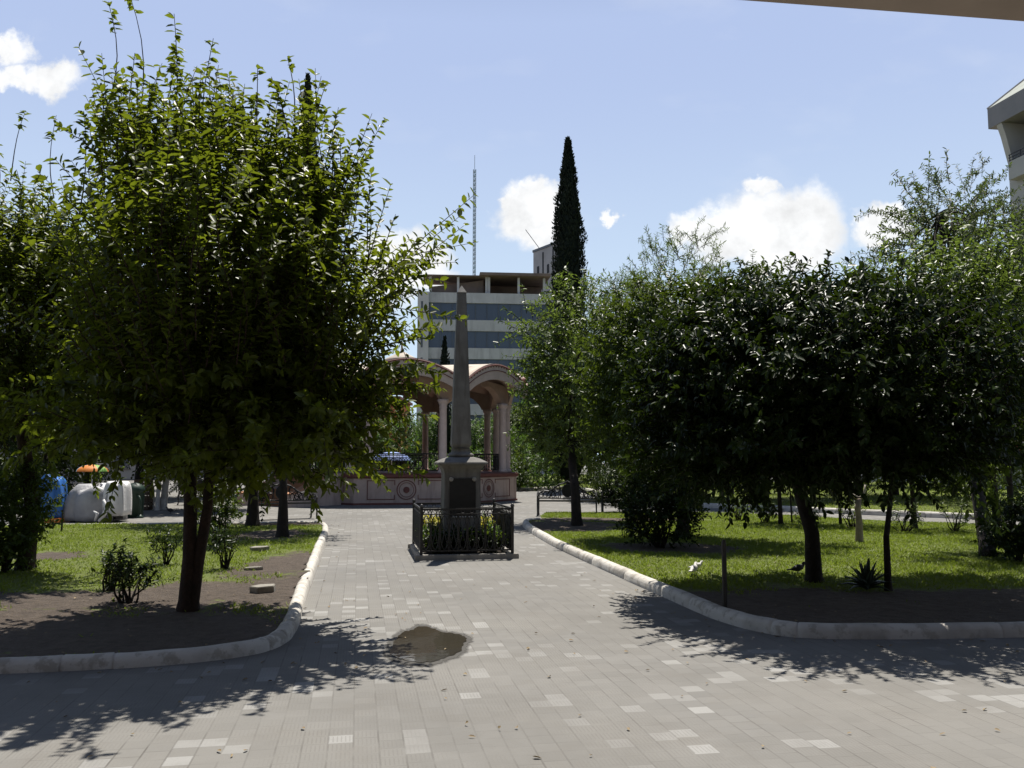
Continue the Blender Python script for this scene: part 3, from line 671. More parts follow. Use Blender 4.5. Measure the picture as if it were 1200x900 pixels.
for k, (px, py, w, top, lab) in enumerate(((915, 613, .055, 1.6, 'short thin trunked tree left of the clipped tree trunk'), (985, 613, .035, 1.7, 'thin upright sapling right of the clipped tree trunk'), (1072, 618, .06, 1.5, 'small tree with short crooked stem on the lawn edge'),
                                         (928, 611, .02, 1.4, 'very thin stake like sapling beside the short thin trunked tree'))):
    b = g(px, py, .1)
    crown_tree(30 + k, 'sapling', lab, 'tree', b, [[(0, 0, 0), (-.02, 0, top * .5), (-.08, 0, top)]], [[w, w * .85, w * .6]], (0, 0, top + .55), (.8, .8, .75), 110, FIC | dict(L=.11, Wd=.05, step=.05), 'bark', 'leaf_dark', 'small trees on the right lawn', nlimb=8, amp=.15)
# small trees left, behind the two stemmed tree
for k, (px, py, w, cx, cy, Y, rr, n, lab) in enumerate(((331, 628, .115, 325, 445, 18.6, (1.35, 1.5, 1.6), 520, 'dark small tree with bulging trunk foot near the left lawn kerb'), (296, 614, .15, 285, 460, 21.8, (1.9, 1.8, 2.2), 560, 'dark bushy tree behind the double stemmed tree near the plaza'))):
    b = g(px, py, .1)
    crown_tree(40 + k, 'small_tree', lab, 'tree', b, [[(0, 0, 0), (0, 0, .8), (-.03, 0, 1.7)]], [[w, w * .7, w * .6]], loc(cx, cy, Y, b), rr, n, BIG | dict(L=.12, Wd=.055), 'bark', 'leaf_dark', nlimb=14, amp=.15)

# pruned Y shaped tree
b = g(1007, 634, .1); t = thing('pruned_tree', b, 'small pruned tree with two bare pale upturned branches', 'tree')
mb = MB(); mb.tube([(0, 0, -.1), (0, 0, 0), (.01, 0, .35), (-.01, 0, .6), (.02, 0, .8)], [.085, .075, .06, .055, .05], 10); mb.build('trunk', M['bark_pale'], t, True, local=True)
for pts in ([(.02, 0, .78), (-.1, 0, .86), (-.2, .02, .98), (-.26, .02, 1.12)], [(.02, 0, .78), (.1, 0, .84), (.14, 0, .95), (.15, .01, 1.05)]):
    mb = MB(); mb.tube(pts, [.04, .03, .022, .014], 8); mb.build('branch', M['bone'], t, True, local=True)

# cypresses
def cypress(seed, label, base, h, w, n, prof=None):
    r_ = np.random.default_rng(seed); root = thing('cypress', base, label, 'tree', 'cypress trees')
    tw = MB(); tw.tube([(0, 0, -.2), (0, 0, 1.2), (0, 0, h * .7)], [w * .13, w * .1, w * .04], 9)
    def rad(z):
        s_ = z / h
        return w / 2 * np.minimum(1, (s_ / .1 + .35)) * np.clip(1.0 - .5 * np.clip(s_ - .35, 0, 1), 0, 1) * np.clip((1.0 - s_) / .27, 0, 1) ** .72
    zs = np.linspace(.6, h * .985, 60); mbc = MB()
    mbc.lathe((0, 0, 0), [(max(.02, rad(z) * .78), z) for z in zs], 14)  # hidden solid core added inside the crown to stop light passing through
    z = r_.uniform(.05, 1, n) ** .9 * h; th = r_.uniform(0, 2 * PI, n)
    lob = 1 + .13 * np.sin(th * 3 + z * 1.1) + .12 * np.sin(th * 5 - z * 2.1 + 1) + .07 * np.sin(z * 5.1 + th * 2)
    q = rad(z) * lob * r_.uniform(.72, 1.06, n); P = np.stack([q * np.cos(th), q * np.sin(th), z - .1], 1)
    A = np.stack([np.cos(th) * .4, np.sin(th) * .4, np.ones(n)], 1) + r_.normal(size=(n, 3)) * .3
    fo = Foliage(); fo.leaves(P, A, np.stack([np.cos(th), np.sin(th), .3 + 0 * th], 1) + r_.normal(size=(n, 3)) * .3, r_.uniform(.14, .3, n) * (w / 2.2) ** .5, r_.uniform(.06, .12, n))
    V = np.array(mbc.v); Q = np.array([f for f in mbc.f if len(f) == 4]); fo.add(V, Q)
    tw.build('trunk', M['bark'], root, True, local=True); fo.build('crown', M['leaf_cypress'], root); return root
p = W(668, 575, 47); cypress(51, 'tall dark cypress rising right of the office building', (p[0], 47, .05), 19.8, 1.9, 16000)
p = W(350, 575, 44); cypress(52, 'tall dark cypress whose tip shows above the two stemmed tree', (p[0], 44, 0), 22.2, 1.5, 9000)
p = W(520, 560, 52); cypress(53, 'small dark cypress standing behind the bandstand roof', (p[0], 52, .05), 9.2, .85, 2500)

# shrubs
def shrub(seed, name, label, base, radii, n, kind, leaf, group=None, cz=None, flat=0, stems=9, cat='shrub'):
    r_ = np.random.default_rng(seed); root = thing(name, base, label, cat, group); tw, fo = MB(), Foliage()
    c_ = (0, 0, cz if cz else radii[2] * .95)
    P, d = ell_points(r_, n, c_, radii, .35, flat, .16)
    for i in r_.choice(n, min(stems, n), replace=False): limb_to(tw, r_, (r_.normal() * .03, r_.normal() * .03, -.08), P[i], .018, .006, 4, -.05, 5)
    shoots(r_, fo, tw, P, d, **kind)
    P[:, 2] = np.maximum(P[:, 2], .05)
    if tw.v: tw.build('stems', M['bark'], root, local=True)
    fo.build('foliage', M[leaf], root); return root
SM = dict(length=(.2, .42), up=.5, out=.7, jit=.7, droop=.1, step=.035, L=.07, Wd=.038, spread=.8, hang=.15, twig=.003)
shrub(60, 'shrub', 'big dark rounded shrub at the left edge of the lawn', g(2, 668, .1), (.45, .55, .72), 420, SM, 'leaf_olive')
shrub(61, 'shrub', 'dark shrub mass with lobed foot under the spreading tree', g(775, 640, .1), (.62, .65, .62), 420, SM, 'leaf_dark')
shrub(62, 'shrub', 'small glossy shrub just right of the double stem', g(255, 640, .1), (.22, .22, .36), 90, SM, 'leaf_olive', cz=.56)
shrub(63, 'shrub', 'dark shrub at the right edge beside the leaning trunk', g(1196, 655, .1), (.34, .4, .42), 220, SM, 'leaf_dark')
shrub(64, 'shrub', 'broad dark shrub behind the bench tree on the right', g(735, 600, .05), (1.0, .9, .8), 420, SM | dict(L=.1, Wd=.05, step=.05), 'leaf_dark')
LOW = dict(length=(.15, .32), up=.8, out=.5, jit=.7, droop=.05, step=.05, L=.075, Wd=.03, spread=.9, hang=.1, twig=.003)
for k, (px, py, rr, n, lab) in enumerate(((150, 705, (.26, .22, .15), 70, 'low leafy plant in the shade left of the double stem'), (195, 660, (.2, .18, .16), 30, 'thin stemmed plant on the grass left of the double stem'),
                                          (265, 665, (.18, .16, .18), 32, 'spindly plant on the grass right of the double stem'), (130, 690, (.14, .14, .16), 18, 'little upright plant behind the low leafy plant'))):
    shrub(70 + k, 'low_plant', lab, g(px, py, .1), rr, n, LOW, 'leaf_dark', 'low plants on the left lawn', cz=rr[2] + .08, cat='plant')  # dark leaf colour stands in for the tree shade on the low plant
for k, (px, py, hh, lab) in enumerate(((867, 609, .3, 'weedy plant with tall thin stalks at the far lawn edge'), (895, 612, .22, 'weedy tuft left of the thin stake sapling'), (1000, 617, .24, 'weedy tuft behind the pruned Y tree'), (1120, 622, .3, 'weedy bush left of the leaning trunk'), (945, 615, .2, 'low weedy tuft right behind the clipped trunk'), (1060, 622, .25, 'pale broad leaved weed by the crooked small tree'))):
    shrub(80 + k, 'weed', lab, g(px, py, .1), (.3, .3, hh), 26, LOW | dict(L=.09, Wd=.03), 'leaf_light', 'weeds along the far lawn edge', cz=hh, cat='plant')

# background trees: three prototypes, copied
def proto(seed, name, label, cat, h, w, n, kind, leaf, group, tr=.16, low=.28):
    return crown_tree(seed, name, label, cat, (0, 0, 0), [[(0, 0, 0), (.05, 0, h * .2), (0, .05, h * .42)]], [[tr, tr * .8, tr * .6]], (0, 0, h * (1 + low) / 2), (w / 2, w / 2, h * (1 - low) / 2), n, kind, 'bark', leaf, group, nlimb=16, shell=.35, amp=.22)
BG = dict(length=(.7, 1.4), up=.45, out=.8, jit=.7, droop=.2, step=.1, L=.22, Wd=.1, spread=.8, hang=.25, twig=.012)
GB = 'trees round the far side of the square'
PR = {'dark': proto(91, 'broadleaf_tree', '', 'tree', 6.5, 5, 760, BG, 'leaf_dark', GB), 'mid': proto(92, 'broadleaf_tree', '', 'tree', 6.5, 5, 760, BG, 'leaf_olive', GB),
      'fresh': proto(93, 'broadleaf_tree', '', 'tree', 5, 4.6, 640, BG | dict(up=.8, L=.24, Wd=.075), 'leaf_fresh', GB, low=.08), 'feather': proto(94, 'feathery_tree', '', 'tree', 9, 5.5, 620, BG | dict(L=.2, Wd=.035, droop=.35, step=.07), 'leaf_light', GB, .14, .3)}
used = set()
def bgtree(kind, px, Y, top, wpx, label, rot=0.):
    """crown top at picture row top, crown width wpx, at distance Y"""
    pr = PR[kind]; o = pr if kind not in used else copy_tree(pr); used.add(kind)
    h0, w0 = {'dark': (7.1, 5.9), 'mid': (7.1, 5.9), 'fresh': (5.7, 5.6), 'feather': (9.6, 6.4)}[kind]
    p = W(px, top, Y); o.location = (p[0], Y, .05); s_ = wpx * Y / F / w0
    o.scale = (s_, s_, (p[2] - .05) / h0); o.rotation_euler = (0, 0, rot); o['label'] = label; return o
for a in (('dark', 60, 30, 395, 190, 'dark broadleaf tree far left behind the blue covered stall', .3), ('mid', 170, 36, 360, 200, 'broadleaf tree behind the white covered cart', 1.2), ('dark', 250, 28, 400, 150, 'dark tree behind the double stem', 2.2),
          ('mid', 330, 40, 400, 150, 'broadleaf tree behind the bandstand stair', 3.1), ('dark', -40, 24, 380, 200, 'dark broadleaf tree at the far left picture edge', 4.), ('mid', 110, 46, 420, 190, 'middle green tree far behind the parasol', 5.),
          ('fresh', 405, 56, 500, 80, 'fresh green tree left of the bandstand before the orange wall', .2), ('fresh', 470, 58, 478, 90, 'fresh green tree seen between the left bandstand columns', 1.), ('fresh', 520, 54, 474, 80, 'fresh green tree behind the obelisk shaft', 2.), ('fresh', 565, 52, 486, 80, 'fresh green tree seen right of the obelisk shaft', 3.),
          ('mid', 615, 54, 470, 90, 'broadleaf tree just right of the bandstand columns', 1.7), ('fresh', 640, 58, 440, 90, 'fresh green tree behind the bench tree crown', 4.4), ('fresh', 600, 49.5, 500, 60, 'low fresh green tree beside the bandstand corner', 5.2),
          ('feather', 790, 34, 276, 150, 'tall feathery tree rising behind the dark spreading tree', 1.), ('feather', 720, 40, 325, 110, 'feathery tree behind the bench tree', 2.4), ('mid', 850, 31, 330, 160, 'broadleaf tree behind the clipped dome tree, left side', .8),
          ('dark', 760, 36, 440, 190, 'dark low tree across the diagonal path behind the dark shrub', 1.4), ('dark', 880, 33, 440, 180, 'dark low tree across the diagonal path behind the clipped trunk', 2.4), ('dark', 1000, 34, 420, 190, 'dark low tree across the diagonal path behind the pruned tree', 3.4),
          ('mid', 1040, 38, 330, 120, 'broadleaf tree with crown just over the clipped dome, right side', 4.4), ('feather', 1150, 30, 330, 130, 'feathery tree behind the three airy trees', 5.4), ('mid', 1240, 26, 270, 180, 'broadleaf tree cut by the right picture edge', .4),
          ('dark', 1100, 48, 440, 130, 'dark tree far behind the leaning trunk', 1.1), ('mid', 690, 62, 470, 120, 'broadleaf tree far beyond the bench', .9), ('dark', 30, 60, 400, 220, 'dark tree farthest away on the left', 2.9), ('mid', 960, 55, 450, 150, 'broadleaf tree farthest away on the right', 3.9)): bgtree(*a)
r_ = np.random.default_rng(5)
for k, (px, py, Y, rr, leaf, lab) in enumerate(((690, 560, 47.5, (2.2, 1.4, 1.0), 'leaf_olive', 'clipped hedge shrub across the plaza beyond the bench'), (630, 566, 46.6, (1.4, .9, .9), 'leaf_fresh', 'fresh shrub across the plaza right of the bandstand'), (608, 550, 45.8, (.75, .75, .85), 'leaf_olive', 'round topiary ball at the bandstand corner'),
                                                (1135, 570, 33, (1.3, 1.1, .9), 'leaf_olive', 'shrub on the far lawn left of the leaning trunk'), (1215, 580, 26, (1.0, 1.0, .9), 'leaf_light', 'leafy shrub on the far lawn at the right edge'), (90, 580, 29.5, (1.1, .9, .8), 'leaf_light', 'pale shrub behind the white covered cart'), (15, 570, 27, (1.0, .9, .9), 'leaf_olive', 'shrub behind the blue covered stall'),
                                                (20, 560, 34, (2, 1.2, 1.0), 'leaf_dark', 'long dark shrub at far left under the trees'), (225, 560, 38, (1.8, 1.2, 1.3), 'leaf_dark', 'dark shrub beyond the whitewashed trunks'), (545, 560, 47.5, (2.6, 1.2, 1.0), 'leaf_fresh', 'fresh hedge shrub behind the bandstand'), (880, 560, 40, (2.6, 1.2, 1.2), 'leaf_dark', 'dark hedge shrub beyond the diagonal path'), (1010, 565, 38, (2.4, 1.2, 1.1), 'leaf_dark', 'dark hedge shrub behind the pruned tree'), (775, 570, 37, (2.2, 1.2, 1.2), 'leaf_dark', 'dark hedge shrub beyond the path behind the shrub mass'))):
    p = W(px, py, Y); shrub(100 + k, 'shrub', lab, (p[0], Y, .05), rr, int(90 * rr[0] * rr[2] + 60), dict(length=(.3, .7), up=.5, out=.7, jit=.7, droop=.1, step=.07, L=.15, Wd=.07, spread=.8, hang=.2, twig=.006), leaf)

# agave
b = g(1016, 690, .1); fo = Foliage(); r_ = np.random.default_rng(3); mbv, mbq, nn = [], [], 0
for i in range(34):
    th = i * 2.4; el = R(82 - 62 * (i / 34)); ln = .34 + .1 * r_.random(); dirv = np.array((math.cos(th) * math.cos(el), math.sin(th) * math.cos(el), math.sin(el))); sv = np.array((-math.sin(th), math.cos(th), 0))
    upn = np.cross(dirv, sv); ring = []
    for t in np.linspace(0, 1, 7):
        c_ = dirv * ln * t + np.array((0, 0, -.16 * t * t * math.cos(el))) + dirv * 0; wv = .034 * (1 - t ** 2.2) + .001
        ring += [c_ - sv * wv + np.array((0, 0, wv * .5)), c_ - np.array((0, 0, .012 * (1 - t))), c_ + sv * wv + np.array((0, 0, wv * .5)), c_ + np.array((0, 0, .004))]
    mbv += [np.array(x) for x in ring]
    for s_ in range(6):
        for k in range(4): mbq.append((nn + s_ * 4 + k, nn + s_ * 4 + (k + 1) % 4, nn + (s_ + 1) * 4 + (k + 1) % 4, nn + (s_ + 1) * 4 + k))
    nn += 28
o = quads('agave', np.array(mbv) , np.array(mbq), [M['agave']], smooth=True); o.location = tuple(b); tag(o, 'dark spiky agave rosette in the shade beside the slim young tree', 'plant')

# ------------------------------------------------------------------ obelisk in its railed bed
def zat(py, Y): return W(600, py, Y)[2]
oc = np.array((-.905, 15.1, 0.0))
t = thing('obelisk_monument', oc, 'grey stone obelisk on a pedestal with black plaque in the middle of the path', 'monument')
def frustum(mb, c, w0, w1, z0, z1, d0=None, d1=None):
    d0, d1 = d0 or w0, d1 or w1; vs_ = []
    for w, d, z in ((w0, d0, z0), (w1, d1, z1)):
        for i, j in ((-1, -1), (1, -1), (1, 1), (-1, 1)): vs_.append(c + Rt * w / 2 * i + D * d / 2 * j + np.array((0, 0, z)))
    mb.add(vs_, [(0, 3, 2, 1), (4, 5, 6, 7)] + [(i, (i + 1) % 4, 4 + (i + 1) % 4, 4 + i) for i in range(4)])
def stack(mb, c, prof):
    vs_ = []
    for w, z in prof:
        for i, j in ((-1, -1), (1, -1), (1, 1), (-1, 1)): vs_.append(c + Rt * w / 2 * i + D * w / 2 * j + np.array((0, 0, z)))
    n = len(prof)
    mb.add(vs_, [(0, 3, 2, 1), tuple((n - 1) * 4 + i for i in range(4))] + [(k * 4 + i, k * 4 + (i + 1) % 4, k * 4 + 4 + (i + 1) % 4, k * 4 + 4 + i) for k in range(n - 1) for i in range(4)])
mb = MB(); stack(mb, oc, [(.80, -.05), (.80, .3), (.76, .33), (.66, .37), (.64, .40), (.62, 1.36), (.625, 1.40), (.66, 1.46), (.74, 1.51), (.78, 1.53)]); mb.build('pedestal', M['stone'], t, bevel=.006)
mb = MB(); stack(mb, oc, [(.84, 1.533), (.86, 1.55), (.85, 1.575), (.6, 1.64), (.42, 1.665)]); mb.build('cap', M['stone'], t, bevel=.006)
mb = MB(); mb.lathe(oc, [(.2, 1.66), (.235, 1.69), (.23, 1.715), (.185, 1.74), (.165, 1.77), (.17, 1.80), (.19, 1.815)], 28); mb.build('neck', M['stone'], t, True)
mb = MB(); stack(mb, oc, [(.27, 1.812), (.335, 1.88), (.34, 1.9), (.155, 4.585)]); sh = mb.build('shaft', M['stone'], t, bevel=.008)
mb = MB(); stack(mb, oc, [(.165, 4.587), (.165, 4.60), (.012, 4.73)]); mb.build('pyramidion', M['concrete'], t)
mb = MB(); pc = oc - D * .322
pts = [(-.225, .66), (.225, .66), (.225, 1.23), (.16, 1.3), (-.16, 1.3), (-.225, 1.23)]
mb.prism([pc + Rt * x + np.array((0, 0, z)) for x, z in pts], -D * .014); pl = mb.build('plaque', M['plaque'], t)
for x in (-.2, .2):
    mb = MB(); p = pc - D * .012 + Rt * x + np.array((0, 0, 1.285)); mb.tube([p, p - D * .02, p - D * .03], [.04, .036, .015], 12); mb.build('stud', M['concrete'], pl)
mb = MB(); mb.box(pc - D * .008 + np.array((0, 0, .645)), (.36, .02, .018), Rt, D); mb.build('ledge', M['white_strip'], t)

FW, FD = 1.5, 1.95
def fc(i, j): return oc + Rt * FW / 2 * i + D * FD / 2 * j
t = thing('iron_fence', oc, 'low black wrought iron fence around the obelisk bed', 'fence')
mb = MB()
for a, b_ in ((fc(-1, -1), fc(1, -1)), (fc(1, 1), fc(-1, 1))):
    mb.box((a + b_) / 2 + np.array((0, 0, .035)), (FW + .2, .14, .09), Rt, D)
for a, b_ in ((fc(-1, -1), fc(-1, 1)), (fc(1, -1), fc(1, 1))):
    mb.box((a + b_) / 2 + np.array((0, 0, .033)), (.14, FD - .145, .09), Rt, D)
mb.build('base_kerb', M['concrete'], t, bevel=.01)
for i in (-1, 1):
    for j in (-1, 1):
        mb = MB(); p = fc(i, j); mb.box(p + np.array((0, 0, .46)), (.045, .045, .77), Rt, D); mb.lathe(p, [(.03, .845), (.036, .86), (.02, .89), (.005, .9)], 10); mb.build('post', M['iron'], t)
for a, b_ in ((fc(-1, -1), fc(1, -1)), (fc(1, -1), fc(1, 1)), (fc(1, 1), fc(-1, 1)), (fc(-1, 1), fc(-1, -1))):
    e = b_ - a; ln = np.linalg.norm(e); e = e / ln; nn = np.cross(e, (0, 0, 1)); mb = MB(); Zv = np.array((0, 0, 1.))
    def P(s, z): return a + e * s + Zv * z
    for z, h in ((.81, .03), (.73, .016), (.14, .025)): mb.box(P(ln / 2, z), (ln - .05, .02, h), e, nn)
    n = int(round(ln / .15)); st = ln / n
    for k in range(n):
        s0, s1 = k * st, (k + 1) * st; sm = (s0 + s1) / 2
        if k: mb.box(P(s0, .435), (.012, .012, .58), e, nn)
        ov = [(sm + st * .43 * math.sin(q), .435 + .275 * math.cos(q)) for q in np.linspace(0, 2 * PI, 17)]
        mb.tube([P(x, z) for x, z in ov], .009, 4, False)
        mb.tube([P(s0 + .01, .16), P(sm, .435), P(s1 - .01, .7)], .007, 4, False); mb.tube([P(s1 - .01, .16), P(sm, .435), P(s0 + .01, .7)], .007, 4, False)
        ring = [(sm + .03 * math.sin(q), .77 + .026 * math.cos(q)) for q in np.linspace(0, 2 * PI, 9)]; mb.tube([P(x, z) for x, z in ring], .005, 4, False)
    mb.build('panel', M['iron'], t)
mb = MB(); mb.box(oc + np.array((0, 0, .035)), (FW - .15, FD - .15, .07), Rt, D); tag(mb.build('soil_bed', pm('bed_soil', (.05, .038, .028), None, 9, .95, .8, .03)), kind='structure')
PLN = dict(length=(.1, .22), up=.9, out=.3, jit=.6, droop=.05, step=.03, L=.1, Wd=.032, spread=.7, hang=.1, twig=.004)
for k, (i, j, rr, leaf, lab) in enumerate(((-.66, -.66, (.14, .14, .13), 'leaf_olive', 'dark bedding plant behind the left front fence corner'), (-.3, -.74, (.2, .1, .15), 'leaf_dark', 'dark bedding plant left of the plaque foot'), (.05, -.78, (.18, .1, .15), 'leaf_dark', 'dark bedding plant below the plaque'), (.4, -.74, (.2, .1, .14), 'leaf_dark', 'dark bedding plant right of the plaque foot'), (.68, -.66, (.14, .14, .13), 'leaf_olive', 'dark bedding plant behind the right front fence corner'),
                                           (-.68, .0, (.13, .3, .17), 'leaf_fresh', 'green bedding plant beside the left of the pedestal'), (.7, .0, (.13, .3, .17), 'leaf_fresh', 'green bedding plant beside the right of the pedestal'))):
    p = oc + Rt * FW / 2 * i + D * FD / 2 * j + np.array((0, 0, .07))
    o = shrub(140 + k, 'bedding_plant', lab, p, rr, 46, PLN, leaf, 'plants in the obelisk bed', stems=5, cat='plant')
for k, (i, j, lab) in enumerate(((-.62, .35, 'yellow leaved plant glowing behind the fence left of the pedestal'), (.6, .35, 'yellow leaved plant glowing behind the fence right of the pedestal'))):
    p = oc + Rt * FW / 2 * i + D * FD / 2 * j + np.array((0, 0, .07)); r_ = np.random.default_rng(150 + k); root = shrub(150 + k, 'yellow_plant', lab, p, (.22, .25, .2), 40, PLN, 'leaf_fresh', 'yellow plants in the obelisk bed', stems=5, cat='plant')
    fo = Foliage(); P_, d_ = ell_points(r_, 30, (0, 0, .36), (.17, .3, .14), .3); shoots(r_, fo, None, P_, d_, **(PLN | dict(length=(.08, .16), L=.08, Wd=.04))); fo.build('yellow_tips', M['yellow_leaf'], root)

# ------------------------------------------------------------------ bandstand
bc = np.array((-4.68, 36.0, 0.0)); A0 = R(-79.8)
def V8(k, r, z=0.): a = A0 + R(22.5) + k * PI / 4; return bc + np.array((r * math.cos(a), r * math.sin(a), z))
t = thing('bandstand', bc, 'pink octagonal bandstand with scalloped arched roof beyond the obelisk', 'bandstand')
def octo(mb, r0, r1, z0, z1):
    vs_ = [V8(k, r0, z0) for k in range(8)] + [V8(k, r1, z1) for k in range(8)]
    mb.add(vs_, [tuple(range(7, -1, -1)), tuple(range(8, 16))] + [(k, (k + 1) % 8, 8 + (k + 1) % 8, 8 + k) for k in range(8)])
mb = MB(); octo(mb, 4.97, 4.97, -.05, .96); mb.build('plinth', M['pink'], t)
mb = MB(); octo(mb, 5.02, 5.02, -.05, .07); mb.build('foot_band', M['maroon'], t)
mb = MB(); octo(mb, 5.0, 5.06, .962, 1.0); octo(mb, 5.06, 5.06, 1.002, 1.1); octo(mb, 4.99, 4.93, 1.102, 1.14); mb.build('coping', M['maroon'], t)
for k in range(8):
    a, b_ = V8(k, 4.975), V8((k + 1) % 8, 4.975); m_ = (a + b_) / 2; e = unit(b_ - a); nn = unit(m_ - bc)
    if np.dot(nn, -m_) < .15 * np.linalg.norm(m_): continue
    mb = MB(); Zv = np.array((0, 0, 1.))
    def Q(x, z, o=0): return m_ + e * x + Zv * z + nn * o
    for rr, wd_ in ((.36, .035), (.27, .02)):
        th = np.linspace(0, 2 * PI, 41)
        for i in range(40):
            mb.add([Q((rr - wd_) * math.cos(th[i]), .54 + (rr - wd_) * math.sin(th[i]), .012), Q(rr * math.cos(th[i]), .54 + rr * math.sin(th[i]), .012), Q(rr * math.cos(th[i + 1]), .54 + rr * math.sin(th[i + 1]), .012), Q((rr - wd_) * math.cos(th[i + 1]), .54 + (rr - wd_) * math.sin(th[i + 1]), .012)], [(0, 1, 2, 3)])
    th = np.linspace(0, 2 * PI, 25)[:-1]; mb.prism([Q(.115 * math.cos(q), .54 + .115 * math.sin(q), -.002) for q in th], nn * .022)
    for sx in (-1, 1):
        for x0, x1, z0, z1 in ((.44, 1.4, .19, .215), (.44, 1.4, .865, .89), (1.4, 1.425, .19, .89), (.415, .44, .19, .36), (.415, .44, .72, .89)):
            mb.box(Q(sx * (x0 + x1) / 2, (z0 + z1) / 2, .004), (x1 - x0, .016, z1 - z0), e, nn)
    mb.build('medallion', M['maroon'], t)
for k in range(8):
    for s_ in (-5.0, 5.0):
        a = A0 + R(22.5) + k * PI / 4 + R(s_); c_ = bc + np.array((4.5 * math.cos(a), 4.5 * math.sin(a), 0))
        mb = MB(); mb.lathe(c_, [(.2, 1.14), (.2, 1.2), (.17, 1.24), (.145, 1.28), (.15, 1.9), (.135, 3.55), (.15, 3.58), (.15, 3.62), (.14, 3.65), (.19, 3.8), (.21, 3.82), (.21, 3.9)], 16); mb.build('column', M['pink_pale'], t, True)
# roof: eight barrel arches meeting in valleys, rising to the middle
RO, ZV, ZC = 5.45, 4.55, 5.36
NS, NR = 14, 8
def roofpt(k, s_, q, off=0.):
    """k side, s_ 0..1 along the side, q 0 centre .. 1 rim"""
    a, b_ = V8(k, RO), V8((k + 1) % 8, RO); rim = a + (b_ - a) * s_
    arch = math.sin(PI * s_) ** .85
    z = ZV + (ZC - ZV) * arch + (1 - q) * (.75 - .5 * arch) + off
    p = bc + (rim - bc) * q; return np.array((p[0], p[1], z))
def roof_shell(mb, off, q0=.02, q1=1., rev=False):
    for k in range(8):
        vs_ = [roofpt(k, i / NS, q0 + (q1 - q0) * j / NR, off) for j in range(NR + 1) for i in range(NS + 1)]
        fs = [(j * (NS + 1) + i, j * (NS + 1) + i + 1, (j + 1) * (NS + 1) + i + 1, (j + 1) * (NS + 1) + i) for j in range(NR) for i in range(NS)]
        mb.add(vs_, fs)
mb = MB(); roof_shell(mb, 0.); rf = mb.build('roof', M['cream'], t, True)
mb = MB(); roof_shell(mb, -.16, .02, .985); mb.build('vault_ceiling', M['salmon'], t, True)
for k in range(8):
    mb = MB(); nrm = unit((V8(k, 1) + V8((k + 1) % 8, 1)) / 2 - bc)
    top = [roofpt(k, i / 24, 1., .015) + nrm * .03 for i in range(25)]; bot = []
    for i, p in enumerate(top):
        s_ = i / 24; low = ZV - .42 + (.62) * math.sin(PI * min(1, max(0, (s_ - .06) / .88))) ** .7
        bot.append(np.array((p[0], p[1], low)))
    vs_ = top + bot + [p - nrm * .14 for p in top] + [p - nrm * .14 for p in bot]; n = 25
    mb.add(vs_, [(i, i + 1, n + i + 1, n + i) for i in range(24)] + [(2 * n + i, 3 * n + i, 3 * n + i + 1, 2 * n + i + 1) for i in range(24)] + [(n + i, n + i + 1, 3 * n + i + 1, 3 * n + i) for i in range(24)] + [(i, 2 * n + i, 2 * n + i + 1, i + 1) for i in range(24)] + [(0, n, 3 * n, 2 * n), (24, 2 * n + 24, 3 * n + 24, n + 24)])
    f_ = mb.build('arch_fascia', M['tan'], t)
    mb = MB()
    for off, rad in ((-.05, .03), (-.30, .016)):
        mb.tube([roofpt(k, i / 24, 1., off if off > -.1 else -.26) + nrm * .045 for i in range(25)], rad, 6)
    for i in range(0, 25, 1): mb.box(roofpt(k, i / 24, 1., -.115) + nrm * .04, (.05, .04, .03), unit(V8(k + 1, 1) - V8(k, 1)), nrm)
    mb.build('rim_moulding', M['maroon'], f_)
    # haunch from column pair to arch
    c_ = V8(k, 4.5); e1 = unit(V8((k + 1) % 8, 1) - V8(k, 1)); e0 = unit(V8((k - 1) % 8, 1) - V8(k, 1)); mb = MB()
    for e in (e0, e1):
        prof = [(0, 3.9), (.45, 3.9)] + [(.45 + .95 * s_, 3.92 + .62 * math.sin(s_ * PI / 2) ** .8) for s_ in np.linspace(.1, 1, 7)] + [(1.4, 4.75), (0, 4.62)]
        mb.prism([c_ + e * x + np.array((0, 0, z)) - unit(c_ - bc) * .14 for x, z in prof], unit(c_ - bc) * .28)
    mb.build('arch_haunch', M['salmon'], t)
mb = MB(); mb.lathe(bc, [(.55, 5.25), (.55, 5.75), (.75, 5.8), (.7, 5.9), (.3, 6.1), (.06, 6.25), (.04, 6.5), (.09, 6.56), (.01, 6.65)], 16); mb.build('roof_lantern', M['cream'], t, True)
for k in range(8):
    p = V8(k, 5.3); mb = MB(); mb.lathe(p, [(.13, ZV - .05), (.13, ZV + .06), (.07, ZV + .1), (.05, ZV + .16), (.13, ZV + .24), (.14, ZV + .32), (.09, ZV + .4), (.02, ZV + .46)], 12); mb.build('roof_finial', M['maroon'], t, True)
for k in range(8):
    if k == 5: continue
    a, b_ = V8(k, 4.5), V8((k + 1) % 8, 4.5); e = unit(b_ - a); nn = np.cross(e, (0, 0, 1)); L_ = np.linalg.norm(b_ - a); mb = MB(); Zv = np.array((0, 0, 1.))
    for z, h in ((1.86, .05), (1.74, .02), (1.24, .035)): mb.box((a + b_) / 2 + Zv * z, (L_ - .9, .035, h), e, nn)
    n = 16; s0 = .5; st = (L_ - 1.0) / n
    for i in range(n + 1): mb.box(a + e * (s0 + i * st) + Zv * 1.55, (.02, .02, .6), e, nn)
    for i in range(n // 2):
        c_ = a + e * (s0 + (2 * i + 1) * st) + Zv * 1.49
        mb.tube([c_ + e * st * .9 * math.sin(q) + Zv * .22 * math.cos(q) for q in np.linspace(0, 2 * PI, 13)], .012, 4, False)
    mb.build('railing', M['iron'], t)
